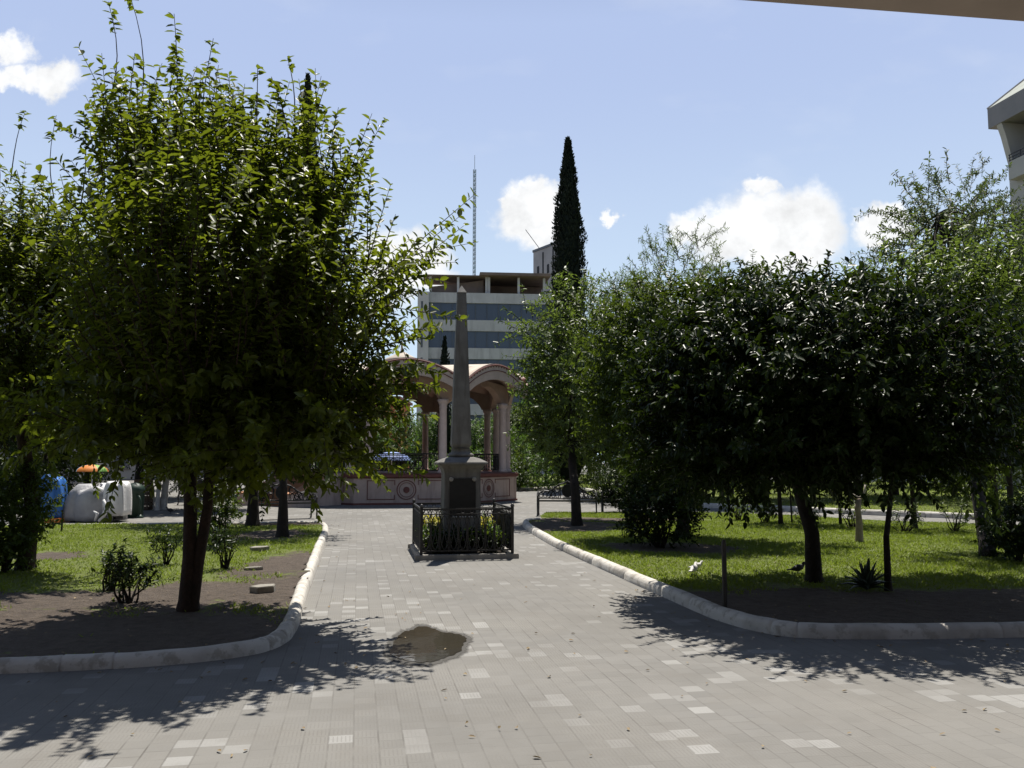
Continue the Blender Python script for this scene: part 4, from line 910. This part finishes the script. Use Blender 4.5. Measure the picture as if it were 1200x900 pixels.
# stair with sloped wing walls on the side turned left
sm = (V8(6, 4.97) + V8(7, 4.97)) / 2; sn = unit(sm - bc); se = np.array((-sn[1], sn[0], 0)); mb = MB()
for i in range(6): mb.box(sm + sn * (.17 + i * .33) + np.array((0, 0, (1.1 - i * .175) / 2)), (.33, 2.0, 1.1 - i * .175 - .002), sn, se)
mb.build('steps', M['terracotta'], t)
for s_ in (-1, 1):
    mb = MB(); prof = [(0.01, 0), (2.6, 0), (2.6, .42), (2.15, .48), (.5, 1.14), (0.01, 1.14)]
    mb.prism([sm + sn * x + se * (s_ * 1.02) + np.array((0, 0, z)) for x, z in prof], se * .3 * s_); wg = mb.build('wing_wall', M['pink'], t)
    mb = MB(); mb.prism([sm + sn * x + se * (s_ * 1.0) + np.array((0, 0, z)) for x, z in ((2.62, .422), (2.62, .47), (2.14, .53), (.5, 1.19), (.5, 1.142), (2.15, .482))], se * .36 * s_); mb.build('wing_coping', M['terracotta'], wg)

# ------------------------------------------------------------------ office building, mast, rear block
YB = 95.0; sc_ = YB / F
pL, pR = W(488, 500, YB), W(700, 500, YB); bo = np.array((pL[0], YB, 0.)); ba = R(5.5); be = np.array((math.cos(ba), math.sin(ba), 0)); bn = np.array((math.sin(ba), -math.cos(ba), 0))
BWd, BDp = 18.3, 14.
t = thing('office_building', bo, 'white office building with bands of blue glass and an open brown top storey', 'building')
def Bp(x, y, z): return bo + be * x - bn * y + np.array((0, 0, z))
rows = [zat(342, YB)]
zrow = [(zat(b, YB), zat(a, YB)) for a, b in ((354, 374), (387, 407), (420, 440), (453, 473), (486, 506))]
ztop = zat(342, YB)
mb = MB()
mb.box(Bp(BWd / 2, BDp / 2 + .31, ztop / 2), (BWd, BDp - .6, ztop - .02), be, -bn); mb.build('inner_block', M['dark'], t)
zs = [0.] ; bands = []
prev = ztop
for lo, hi in zrow: bands.append((hi, prev)); prev = lo
bands.append((0, prev))
for lo, hi in bands:
    mb = MB(); mb.box(Bp(1.25 + (BWd - 1.25) / 2, .15, (lo + hi) / 2), (BWd - 1.252, .3, hi - lo), be, -bn); mb.build('wall_band', M['office'], t)
mb = MB()
mb.box(Bp(.625, .0, ztop / 2 - .01), (1.25, .8, ztop), be, -bn); mb.build('corner_pier', M['office_core'], t)
mb = MB()
for lo, hi in zrow: mb.box(Bp(.5, -.405, (lo + hi) / 2), (.22, .02, (hi - lo) * 1.05), be, -bn)
mb.build('pier_slot', M['mullion'], t)
for lo, hi in zrow:
    n = 13; st = (BWd - 1.3) / n
    for i in range(n):
        mb = MB(); mb.box(Bp(1.3 + (i + .5) * st, .2, (lo + hi) / 2), (st - .06, .04, hi - lo - .04), be, -bn); wn_ = mb.build('window', M['glass'], t)
    mb = MB()
    for i in range(n + 1): mb.box(Bp(min(1.3 + i * st, BWd - .03), .17, (lo + hi) / 2), (.06, .1, hi - lo), be, -bn)
    mb.build('window_frame', M['mullion'], t)
z0, z1 = ztop, zat(322, YB)
mb = MB(); mb.box(Bp(11.2, BDp / 2 + 2.5, (z0 + z1) / 2), (7.2, BDp - 6, z1 - z0), be, -bn); mb.build('top_storey_wall', M['brown_slab'], t)
mb = MB()
mb.prism([Bp(1.3, 1.2, z0 + .01), Bp(7.5, 1.2, z0 + .01), Bp(7.5, 1.2, z1 - .2), Bp(5.5, 1.2, z1 - .55), Bp(1.3, 1.2, z1 - 1.1)], -bn * 6); mb.build('sloped_parapet', M['brown_slab'], t)
mb = MB(); mb.box(Bp(4.3, 2.6, z1 + .02), (7.4, 5.2, .12), be, -bn); mb.box(Bp(7 + 4.05, 4.6, z1 + .22), (8.1, 10, .32), be, -bn); mb.build('roof_canopy', M['brown_slab'], t)
for px in (503, 536, 570, 573, 609, 640):
    x = (px - 488) * sc_; mb = MB(); mb.box(Bp(x, .5, (z0 + z1) / 2), (.26, .26, z1 - z0 - .05), be, -bn); mb.build('post', M['office'], t)
# lattice mast standing on the roof
mp_ = Bp((558 - 488) * sc_, 5.5, 0); zb, zt = z1 + .38, zat(195, YB + 5)
t = thing('radio_mast', (mp_[0], mp_[1], zb), 'thin pale green lattice radio mast on the office roof', 'mast'); mb = MB()
tri = [np.array((.17 * math.cos(q), .17 * math.sin(q), 0)) for q in (R(90), R(210), R(330))]
for v in tri: mb.tube([mp_ + v + (0, 0, zb), mp_ + v + (0, 0, zt)], .045, 5)
n = 26
for i in range(n):
    za, zc = zb + (zt - zb) * i / n, zb + (zt - zb) * (i + 1) / n
    for k in range(3): mb.tube([mp_ + tri[k] + (0, 0, za), mp_ + tri[(k + 1) % 3] + (0, 0, zc)], .022, 4, False)
mb.build('lattice', M['mast'], t)
mb = MB(); mb.tube([mp_ + (0, 0, zt - .1), mp_ + (0, 0, zat(178, YB + 5))], .03, 5); mb.build('whip_aerial', M['mast'], t)
# block behind
Y2 = 125.; c0 = W(625, 300, Y2); zt2 = zat(296, Y2)
t = thing('tower_block', (c0[0], Y2, 0), 'grey windowless tower block rising behind the office roof', 'building')
e2 = unit(np.array((.62, -1.0, 0))); n2 = np.array((-e2[1], e2[0], 0)); b2_ = np.array((c0[0], Y2, 0.))
mb = MB(); mb.prism([b2_, b2_ + e2 * 7, b2_ + e2 * 7 + n2 * 2, b2_ + n2 * 2], (0, 0, zt2)); mb.build('wall', M['tower_grey'], t)
mb = MB(); mb.prism([b2_ - n2 * .1 - e2 * .1, b2_ + e2 * 7.1 - n2 * .1, b2_ + e2 * 7.1 + n2 * 2.1, b2_ + n2 * 2.1 - e2 * .1], (0, 0, .35)); o = mb.build('roof_edge', M['mullion'], t); o.location = (0, 0, zt2 + .003)
mb = MB()
for s_ in (2.6, 5.2): mb.box(b2_ + e2 * s_ - n2 * .02 + (0, 0, zt2 - 5), (.3, .06, 9), e2, n2)
for s_, z in ((1.3, 3), (3.9, 3.2), (6.3, 3)): mb.box(b2_ + e2 * s_ - n2 * .02 + (0, 0, zt2 - z), (.5, .07, 1.3), e2, n2)
mb.build('wall_slots', M['dark'], t)
a = b2_ + e2 * 1 + n2 * .6 + (0, 0, zt2 + .35); mb = MB(); mb.tube([a - (0, 0, .05), a + np.array((-2.2, 0, 3.0))], .05, 5); o = mb.build('leaning_aerial', M['mullion']); tag(o, 'thin leaning aerial rod on the edge of the grey tower block', 'aerial')

# ------------------------------------------------------------------ hotel-like block at the right
pa = W(1157, 128, 60.); pb_d = np.array((.16, -.987, 0)); out = np.array((-.987, -.16, 0)); zE = pa[2]
ho = np.array((pa[0], 60., 0.)) - out * .9
t = thing('apartment_block', ho, 'tall beige block with sloping shingle roof and corner balcony at the right edge', 'building')
def Hp(s, o, z): return ho + pb_d * s + out * o + np.array((0, 0, z))
zf = pa[2] - 1.5 * 1.0
mb = MB(); mb.prism([Hp(0.7, 0, 0), Hp(26, 0, 0), Hp(26, -14, 0), Hp(.7, -14, 0)], (0, 0, zf - 3.2)); mb.build('wall', M['hotel'], t)
mb = MB(); mb.prism([Hp(1.0, -.9, zf - 3.198), Hp(26, -.9, zf - 3.198), Hp(26, -14, zf - 3.198), Hp(1.0, -14, zf - 3.198)], (0, 0, 3.2)); mb.build('recessed_storey', M['hotel'], t)
mb = MB(); mb.prism([Hp(0, .9, zf + .002), Hp(26.5, .9, zf + .002), Hp(26.5, -14.9, zf + .002), Hp(0, -14.9, zf + .002)], (0, 0, 1.5)); mb.build('fascia', M['hotel_grey'], t)
mb = MB(); z_ = zf + 1.504; a_, b_, c_, d_ = Hp(0, .9, z_), Hp(26.5, .9, z_), Hp(26.5, -14.9, z_), Hp(0, -14.9, z_); r1, r2 = Hp(6, -7, z_ + 7), Hp(20, -7, z_ + 7)
mb.add([a_, b_, c_, d_, r1, r2], [(0, 1, 5, 4), (1, 2, 5), (2, 3, 4, 5), (3, 0, 4), (3, 2, 1, 0)]); mb.build('roof', M['shingle'], t)
mb = MB(); mb.tube([a_, r1], .09, 5); mb.tube([r1, r2], .09, 5); mb.build('ridge', M['hotel_grey'], t)
mb = MB(); mb.prism([Hp(.75, .0, zf - 3.19), Hp(.75, .55, zf - .9), Hp(.75, .85, zf - .002), Hp(.75, -.9, zf - .002), Hp(.75, -.9, zf - 3.19)], pb_d * .5); mb.build('corbel', M['hotel'], t)
mb = MB(); mb.box(Hp(6.6, .32, zf - 3.6), (10.4, .6, 1.3), pb_d, out); mb.build('balcony', M['hotel'], t)
mb = MB()
for z in (.15, .5, .85): mb.box(Hp(6.6, .55, zf - 2.95 + z * .6), (10.4, .05, .05), pb_d, out)
for i in range(11): mb.box(Hp(1.5 + i * 1.02, .55, zf - 2.68), (.05, .05, .52), pb_d, out)
mb.build('balcony_railing', M['iron'], t)
for s_, wdt in ((2.7, 1.9), (6.2, 2.2), (9.6, 2.2), (14, 2.4), (19, 2.4)):
    mb = MB(); mb.box(Hp(s_, -.89, zf - 1.6), (wdt, .05, 2.5), pb_d, out); w_o = mb.build('window', M['glass'], t); mb = MB()
    for q in (-1, 0, 1): mb.box(Hp(s_ + q * wdt / 2, -.86, zf - 1.6), (.09, .08, 2.6), pb_d, out)
    mb.build('frame', M['white_paint'], w_o)
for fl in range(1, 8):
    for s_ in (4, 9, 14, 19):
        mb = MB(); mb.box(Hp(s_, .01, zf - 3.2 - fl * 3.1 + .4), (2.2, .05, 1.7), pb_d, out); mb.build('window', M['glass'], t)
mb = MB(); mb.lathe(Hp(4.2, -9, 0), [(1.1, z_ + 2), (1.1, z_ + 6.2), (1.0, z_ + 6.6), (.6, z_ + 6.9)], 20); mb.build('roof_tank', M['hotel_grey'], t, True)

# portico edge over the viewer
q1, q2 = W(880, 0, 2.84), None
d1 = ray(880, 1); d2 = ray(1200, 25); zz_ = 3.35; e1 = d1 / d1[2] * (zz_ - EYE); e2_ = d2 / d2[2] * (zz_ - EYE)
ed = unit(np.array((e2_[0] - e1[0], e2_[1] - e1[1], 0))); p1 = np.array((e1[0], e1[1], 0)); nb = np.array((ed[1], -ed[0], 0)); nb = nb if nb[1] < 0 else -nb
t = thing('portico', p1 + nb * 6, 'pale brown portico slab overhanging the top right corner of the picture', 'building')
mb = MB(); mb.prism([p1 - ed * 6 + (0, 0, zz_), p1 + ed * 9 + (0, 0, zz_), p1 + ed * 9 + nb * 7 + (0, 0, zz_), p1 - ed * 6 + nb * 7 + (0, 0, zz_)], (0, 0, .35)); mb.build('roof_slab', M['soffit'], t)
mb = MB(); mb.prism([p1 - ed * 26 + nb * 7.01, p1 + ed * 26 + nb * 7.01, p1 + ed * 26 + nb * 12, p1 - ed * 26 + nb * 12], (0, 0, 15)); mb.build('wall', pm('light_blocking_facade', (.13, .105, .085), None, 1, .9, .1), t)  # unseen wall behind the viewer, made tall and dark to hold back sky light
for s_ in (-5.5, 8.5):
    mb = MB(); mb.lathe(p1 + ed * s_ + nb * .8, [(.3, -.02), (.3, .1), (.22, .15), (.2, 3.1), (.28, 3.2), (.28, zz_ - .003)], 20); mb.build('pillar', M['soffit'], t, True)

# coloured house and grey house behind
def house(name, label, px0, px1, Y, top, mat, roofmat, depth=8, storey=3.):
    a, b_ = W(px0, 500, Y), W(px1, 500, Y); zt_ = zat(top, Y); w = b_[0] - a[0]; c_ = np.array(((a[0] + b_[0]) / 2, Y, 0)); t_ = thing(name, c_, label, 'building')
    mb = MB(); mb.box(c_ + (0, depth / 2, zt_ / 2 + .02), (w, depth, zt_)); mb.build('wall', mat, t_)
    mb = MB(); mb.box(c_ + (0, depth / 2, zt_ + .14), (w + .4, depth + .4, .2)); mb.build('roof', roofmat, t_)
    n = max(1, int(w / 3.2)); fl = max(1, int(zt_ / storey))
    for f in range(fl):
        for i in range(n):
            p = c_ + (-w / 2 + (i + .5) * w / n, -.01, .9 + f * storey + .8)
            if p[2] + .8 > zt_: continue
            mb = MB(); mb.box(p, (1.3, .06, 1.4)); w_o = mb.build('window', M['glass'], t_); mb = MB(); mb.box(p + (0, -.05, -.76), (1.6, .2, .1)); mb.build('sill', M['concrete'], w_o)
    return t_
house('orange_house', 'orange red painted house behind the bandstand on the left', 385, 466, 66, 468, M['orange_wall'], M['maroon'])
house('grey_house', 'grey house glimpsed through the trees at the far left', -90, 55, 58, 335, M['grey_wall'], M['concrete'])
house('pale_house', 'pale house low behind the right hand trees', 1050, 1330, 62, 470, M['office'], M['brown_slab'])
house('beige_house', 'beige house low behind the trees left of centre', 120, 360, 74, 440, M['hotel'], M['brown_slab'])

# ------------------------------------------------------------------ benches
def bench():
    t_ = thing('iron_bench', (0, 0, 0), 'ornate black cast iron bench behind the light leaved tree', 'bench', 'ornate iron benches of the square')
    L_ = 1.75
    mb = MB()
    for i in range(7): mb.box((0, -.04 - i * .06, .43 + .01 * math.cos(i)), (L_ - .1, .042, .02))
    mb.build('seat', M['iron'], t_, local=True)
    mb = MB(); y0 = .04
    def arc(cx, cz, rx, rz, a0, a1, n=14): return [(cx + rx * math.cos(q), y0 + .12 * (cz + rz * math.sin(q) - .5), cz + rz * math.sin(q)) for q in np.linspace(a0, a1, n)]
    def line(x0, z0, x1, z1): return [(x0, y0 + .12 * (z0 - .5), z0), (x1, y0 + .12 * (z1 - .5), z1)]
    top = [(-.86, .62), (-.7, .72), (-.55, .7), (-.4, .78), (-.25, .9), (-.1, .94), (0, 1.0), (.1, .94), (.25, .9), (.4, .78), (.55, .7), (.7, .72), (.86, .62)]
    mb.tube([(x, y0 + .12 * (z - .5), z) for x, z in top], .022, 6); mb.tube(line(-.86, .5, .86, .5), .02, 6)
    for s_ in (-1, 1):
        for k in range(5):
            cx = s_ * (.3 + k * .12); mb.tube(arc(cx, .6, .055, .08, 0, 2 * PI), .012, 4, False)
        mb.tube(arc(s_ * .3, .78, .1, .08, 0, 2 * PI), .014, 4, False); mb.tube(arc(s_ * .47, .66, .09, .06, 0, 2 * PI), .012, 4, False); mb.tube(line(s_ * .2, .5, s_ * .24, .88), .014, 5); mb.tube(line(s_ * .86, .5, s_ * .86, .64), .018, 5); mb.tube(line(s_ * .55, .5, s_ * .4, .78), .012, 5)
    mb.tube(arc(0, .72, .15, .18, 0, 2 * PI, 20), .02, 5, False)
    mb.build('backrest', M['iron'], t_, local=True)
    mb = MB(); q = np.linspace(0, 2 * PI, 20, endpoint=False); mb.prism([(.135 * math.cos(a), .05 + .12 * (.22 + .165 * math.sin(a)), .72 + .165 * math.sin(a)) for a in q], (0, .02, 0)); mb.build('medallion', M['iron'], t_, local=True)
    for s_ in (-1, 1):
        mb = MB(); x = s_ * .85
        mb.tube([(x, .05, .62), (x, -.15, .68), (x, -.36, .66), (x, -.46, .58), (x, -.42, .5), (x, -.34, .52)], .024, 6)
        for cz, cy in ((.55, -.1), (.55, -.27)): mb.tube([(x, cy + .075 * math.cos(a), cz + .075 * math.sin(a)) for a in np.linspace(0, 2 * PI, 13)], .013, 4, False)
        mb.build('armrest', M['iron'], t_, local=True)
        for y, k in ((-.42, -1), (.03, 1)):
            mb = MB(); mb.tube([(x, y - k * .02, .5), (x, y, .38), (x, y + k * .05, .2), (x, y + k * .02, .1), (x, y + k * .07, -.01)], [.03, .028, .022, .02, .028], 6); mb.build('leg', M['iron'], t_, local=True)
        mb = MB(); mb.tube([(x, -.4, .33), (x, -.2, .27), (x, .02, .33)], .014, 5); mb.build('brace', M['iron'], t_, local=True)
    return t_
b0_ = bench(); p = g(665, 604); b0_.location = tuple(p); b0_.rotation_euler = (0, 0, R(-6))
for px, py, rz, lab in ((330, 608, 30, 'ornate iron bench in shade left of the path beside the bandstand stair'), (235, 592, 170, 'ornate iron bench in the shade beyond the whitewashed trunks'), (740, 603, -10, 'ornate iron bench half hidden behind the dark shrub')):
    o = copy_tree(b0_); o.location = tuple(g(px, py)); o.rotation_euler = (0, 0, R(rz)); o['label'] = lab

# ------------------------------------------------------------------ market things on the left
def cloth(mb, c, w, d, h, seed, top=.55, n=28, m=14, lean=0.):
    """a sheet hanging over a bulky load"""
    r_ = np.random.default_rng(seed); vs_ = []; ph = r_.uniform(0, 6.28, 6)
    for j in range(m + 1):
        s_ = j / m
        for i in range(n):
            th = 2 * PI * i / n; ex = .55
            cx, sy = math.copysign(abs(math.cos(th)) ** ex, math.cos(th)), math.copysign(abs(math.sin(th)) ** ex, math.sin(th))
            sh = 1 - (1 - top) * s_ ** 2.2; fold = 1 + (.11 * math.sin(th * 7 + ph[0] + s_) + .05 * math.sin(th * 11 + ph[1]) + .05 * math.sin(th * 4 + ph[2] + 3 * s_)) * (1.1 - s_ * .5)
            if j == m: sh *= .35
            zz = h * (math.sin(s_ * PI / 2) ** .8) * (1 + .09 * math.sin(cx * 4 + ph[3]) + .06 * math.sin(sy * 5 + ph[4]) * s_) + (.03 * math.sin(th * 9) if j == 0 else 0)
            vs_.append((c[0] + w / 2 * cx * sh * fold + lean * s_ * w, c[1] + d / 2 * sy * sh * fold, c[2] + max(zz, .005)))
    fs = [(j * n + i, j * n + (i + 1) % n, (j + 1) * n + (i + 1) % n, (j + 1) * n + i) for j in range(m) for i in range(n)]
    fs += [tuple(range(n - 1, -1, -1)), tuple(m * n + i for i in range(n))]; mb.add(vs_, fs)
p = g(104, 612); t = thing('covered_cart', p, 'low vending cart wrapped in grey and white sheets beside the left lawn', 'cart')
mb = MB(); cloth(mb, p + (0, .3, .02), 1.35, .9, .9, 4, .62, lean=.03); mb.build('grey_cover', M['grey_sheet'], t, True)
mb = MB(); cloth(mb, p + (.62, .25, .16), .55, .7, .8, 9, .7); mb.build('white_cover', M['white_sheet'], t, True)
mb = MB(); mb.tube([p + (.42, -.3, .04), p + (.6, -.28, .35), p + (.5, -.3, .6)], [.05, .07, .03], 7); mb.tube([p + (.3, -.28, .05), p + (.36, -.3, .25), p + (.26, -.3, .3)], [.03, .045, .02], 7); mb.build('tied_corner', M['white_sheet'], t, True)
mb = MB(); mb.box(p + (.1, .35, .1), (1.2, .7, .06)); mb.build('chassis', M['dark'], t)
for dx in (-.4, .55):
    mb = MB(); mb.tube([p + (dx, -.04, .09), p + (dx, .02, .09)], .1, 14); mb.build('wheel', M['rubber'], t)
p = g(53, 613); t = thing('covered_stall', p, 'tall narrow stall under a bright blue tarpaulin at the left', 'stall')
mb = MB(); cloth(mb, p + (0, .3, .12), .62, .6, 1.02, 6, .72, lean=-.06); mb.build('tarpaulin', M['blue_cloth'], t, True)
mb = MB(); mb.box(p + (.05, .3, .06), (.66, .6, .12)); mb.build('base_tray', M['orange'], t, bevel=.01)
p = g(153, 607); t = thing('waste_bin', p, 'dark green waste bin with round top right of the covered cart', 'bin')
mb = MB(); mb.lathe(p + (0, .2, 0), [(.2, 0), (.24, .05), (.27, .7), (.29, .72), (.26, .86), (.15, .95), (.03, .98)], 18); mb.build('bin_body', M['dark_green'], t, True)
mb = MB(); mb.tube([p + (.28, -.05, 0), p + (.28, -.05, .5), p + (.24, -.05, .6), p + (.18, -.02, .6)], .03, 7); mb.lathe(p + (.28, -.05, 0), [(.1, 0), (.1, .03), (.04, .1)], 12); mb.build('bracket', M['dark_green'], t, True)
p = g(164, 598); t = thing('crate_stack', p, 'brown wooden crate stack in shade beside the whitewashed trunks', 'crates')
for k, (w, h, z) in enumerate(((.5, .34, .0), (.48, .34, .345), (.45, .3, .69))):
    mb = MB()
    for s_ in range(3):
        zz2 = z + .02 + s_ * h / 3; mb.box(p + (0, 0, zz2 + h / 7), (w, .02, h / 4)); mb.box(p + (0, .4, zz2 + h / 7), (w, .02, h / 4)); mb.box(p + (-w / 2, .2, zz2 + h / 7), (.02, .376, h / 4)); mb.box(p + (w / 2, .2, zz2 + h / 7), (.02, .376, h / 4))
    for sx in (-1, 1):
        for sy in (.03, .37): mb.box(p + (sx * (w / 2 - .035), sy, z + h / 2 + .01), (.035, .035, h - .01))
    mb.box(p + (0, .2, z + .012), (w - .03, .36, .02)); mb.build('crate', M['brown_box'], t)
# whitewashed trunks
for k, (px, py, lean, lab) in enumerate(((178, 597, -.1, 'whitewashed tree trunk leaning left, leftmost of three'), (184, 598, .04, 'whitewashed thin trunk, middle one of three'), (191, 597, .1, 'whitewashed thicker trunk, rightmost of three'))):
    b = g(px, py); w = (.09, .07, .12)[k]
    crown_tree(160 + k, 'whitewashed_tree', lab, 'tree', b, [[(0, 0, 0), (lean * .4, 0, .6), (lean, 0, 1.3)]], [[w, w * .85, w * .8]], (lean * 2.2, 0, 2.6), (1.0, 1.0, 1.1), 150, BIG, 'whitewash', 'leaf_dark', 'whitewashed trunks on the left plaza', nlimb=6)
# parasols
def parasol(label, p, r_, h, mats, name='parasol', pole=.02):
    t_ = thing(name, p, label, 'umbrella'); mb = MB(); mb.tube([p, p + (0, 0, h + r_ * .42)], pole, 8); mb.build('pole', M['white_paint'], t_)
    mb = MB(); mb.lathe(p, [(r_ * .28, 0), (r_ * .28, .06), (.04, .09)], 14); mb.build('base', M['concrete'], t_)
    n = 8
    for k in range(n):
        a0, a1 = 2 * PI * k / n, 2 * PI * (k + 1) / n; vs_ = []
        for j in range(6):
            s_ = j / 5; rr = r_ * math.sin(s_ * PI / 2.1); z = h + r_ * .45 * (1 - s_ ** 1.8)
            for i in range(5): a = a0 + (a1 - a0) * i / 4; sag = 1 - .02 * math.sin(PI * i / 4) * s_; vs_.append(p + (rr * sag * math.cos(a), rr * sag * math.sin(a), z))
        top_n = len(vs_); vs_ += [v - np.array((0, 0, .012)) for v in vs_]
        fs = [(j * 5 + i, j * 5 + i + 1, j * 5 + 6 + i, j * 5 + 5 + i) for j in range(5) for i in range(4)]
        fs += [tuple(top_n + q for q in reversed(f)) for f in fs]; mb = MB(); mb.add(vs_, fs); mb.build('canopy_panel', mats[k % len(mats)], t_, True)
    return t_
p = W(108, 560, 26.); parasol('small multicoloured parasol in orange, green and blue above the covered cart', np.array((p[0], 26., 0)), .46, 1.28, [M['orange'], M['orange'], M['green_cloth'], M['orange'], M['cyan_cloth']])
p = W(459, 540, 43.); parasol('pale blue parasol behind the bandstand railing', np.array((p[0], 43., 0)), .95, 1.62, [M['umbrella_blue']])

# ------------------------------------------------------------------ small things
p = g(850, 722); t = thing('short_post', p, 'short thin black iron post at the kerb of the right lawn', 'post')
mb = MB(); mb.tube([p - (0, 0, .03), p + (0, 0, .74), p + (0, 0, .78)], [.026, .026, .018], 8); mb.build('shaft', M['iron'], t)
mb = MB(); mb.lathe(p, [(.045, 0), (.045, .015), (.022, .03)], 10); mb.build('foot', M['iron'], t)
def pigeon(px, py, mat, rz, label, sc=.62, onlawn=True):
    p = g(px, py, .1 if onlawn else 0.); zz = hgt(np.array([p[0]]), np.array([p[1]]))[0] + .0 if onlawn else 0
    mb = MB(); sp_ = [(-.2, .115), (-.13, .12), (-.06, .135), (.02, .15), (.09, .165), (.13, .205), (.15, .245), (.175, .25), (.205, .243)]; ra = [.012, .03, .06, .075, .06, .034, .034, .022, .003]
    mb.tube([(x * sc, 0, z * sc) for x, z in sp_], [q * sc for q in ra], 10, True)
    for s_ in (-1, 1): mb.tube([(.0, s_ * .025 * sc, .09 * sc), (.01 * sc, s_ * .025 * sc, .0), (.04 * sc, s_ * .03 * sc, .004)], .006 * sc, 5)
    mb.tube([(-.12 * sc, 0, .13 * sc), (-.2 * sc, 0, .12 * sc), (-.26 * sc, 0, .11 * sc)], [.02 * sc, .04 * sc, .035 * sc], 8, True, .35)
    o = mb.build('pigeon', mat, None, True); o.location = (p[0], p[1], zz); o.rotation_euler = (0, 0, R(rz)); tag(o, label, 'bird', 'pigeons'); return o
pigeon(935, 673, M['feather_dark'], 15, 'dark pigeon on the grass left of the clipped tree trunk'); pigeon(813, 672, M['feather_white'], 60, 'white pigeon on the grass near the kerb of the right lawn'); pigeon(817, 668, M['feather_white'], 20, 'pale pigeon just behind the white pigeon on the right lawn', .5)
pigeon(200, 602, M['feather_dark'], 190, 'dark pigeon on the plaza beyond the left lawn', .75, False)
def stone(px, py, w, d, h, label, seed, k=9):
    p = g(px, py, .1); r_ = np.random.default_rng(seed); pts = [(w * (1 + .12 * r_.normal()) * math.cos(q), d * (1 + .12 * r_.normal()) * math.sin(q)) for q in np.linspace(.7, .7 + 2 * PI, k, endpoint=False)]
    mb = MB(); mb.prism([(x, y, -.03) for x, y in pts], (0, 0, h + .03)); o = mb.build('stone_slab', M['slab'], None, bevel=.008); o.location = tuple(p + (0, 0, .0)); o.rotation_euler = (R(4), R(-3), 0); tag(o, label, 'stone', 'flat stones on the left lawn')
stone(309, 692, .15, .1, .06, 'flat pale stone slab near the left kerb, the larger one', 1, 5); stone(304, 644, .16, .1, .05, 'small flat pale stone farther back on the left lawn', 2); stone(296, 667, .14, .05, .03, 'thin pale stone sliver in the tree shadow band', 3)
def lawnpeg(px, py, h, lab): 
    p = g(px, py, .1); mb = MB(); mb.tube([p - (0, 0, .05), p + (.01, 0, h * .5), p + (0, 0, h)], [.02, .018, .012], 6); tag(mb.build('wooden_stake', M['bark'], None), lab, 'stake', 'stakes in the lawns')
lawnpeg(72, 622, .45, 'thin dark stake at the far kerb of the left lawn'); lawnpeg(863, 607, .3, 'short stump like stake among the weeds at the far lawn edge')
# parked van and red-roofed kiosk far right
p = W(1150, 572, 50.); p = np.array((p[0], 50., 0)); t = thing('parked_van', p, 'white van glimpsed between the trunks at the far right', 'van')
prof = [(-2.2, .35), (2.2, .35), (2.25, .9), (1.9, 1.1), (1.4, 1.75), (1.2, 1.9), (-2.1, 1.9), (-2.2, 1.7)]
mb = MB(); mb.prism([p + (x, 0, z) for x, z in prof], (0, 1.8, 0)); mb.build('body', M['white_paint'], t, bevel=.05)
for x0, x1 in ((-1.9, -.7), (-.55, .55), (.7, 1.35)):
    mb = MB(); mb.prism([p + (x0, -.012, 1.15), p + (x1 + (.25 if x1 > 1 else 0), -.012, 1.15), p + (x1, -.012, 1.7), p + (x0, -.012, 1.7)], (0, .03, 0)); mb.build('window', M['glass'], t)
for x in (-1.4, 1.4):
    mb = MB(); mb.tube([p + (x, -.02, .33), p + (x, .2, .33)], .33, 18); wl = mb.build('wheel', M['rubber'], t); mb = MB(); mb.tube([p + (x, -.03, .33), p + (x, .0, .33)], .18, 14); mb.build('rim', M['tower_grey'], wl)
p = W(1180, 560, 46.); p = np.array((p[0], 46., 0)); t = thing('kiosk', p, 'small kiosk with dark red roof glimpsed between the trunks far right', 'kiosk')
mb = MB(); mb.box(p + (0, 1, .55), (2.2, 1.6, 1.1)); mb.build('counter', M['office'], t)
for sx in (-1, 1):
    for sy in (.25, 1.75): mb = MB(); mb.box(p + (sx * 1.05, sy, 1.05), (.08, .08, 2.1)); mb.build('post', M['iron'], t)
mb = MB(); a = [p + (x, y, 2.1) for x, y in ((-1.5, -.2), (1.5, -.2), (1.5, 2.2), (-1.5, 2.2))]; mb.add(a + [p + (0, 1, 2.75)], [(0, 1, 4), (1, 2, 4), (2, 3, 4), (3, 0, 4), (3, 2, 1, 0)]); mb.build('roof', M['red_paint'], t)
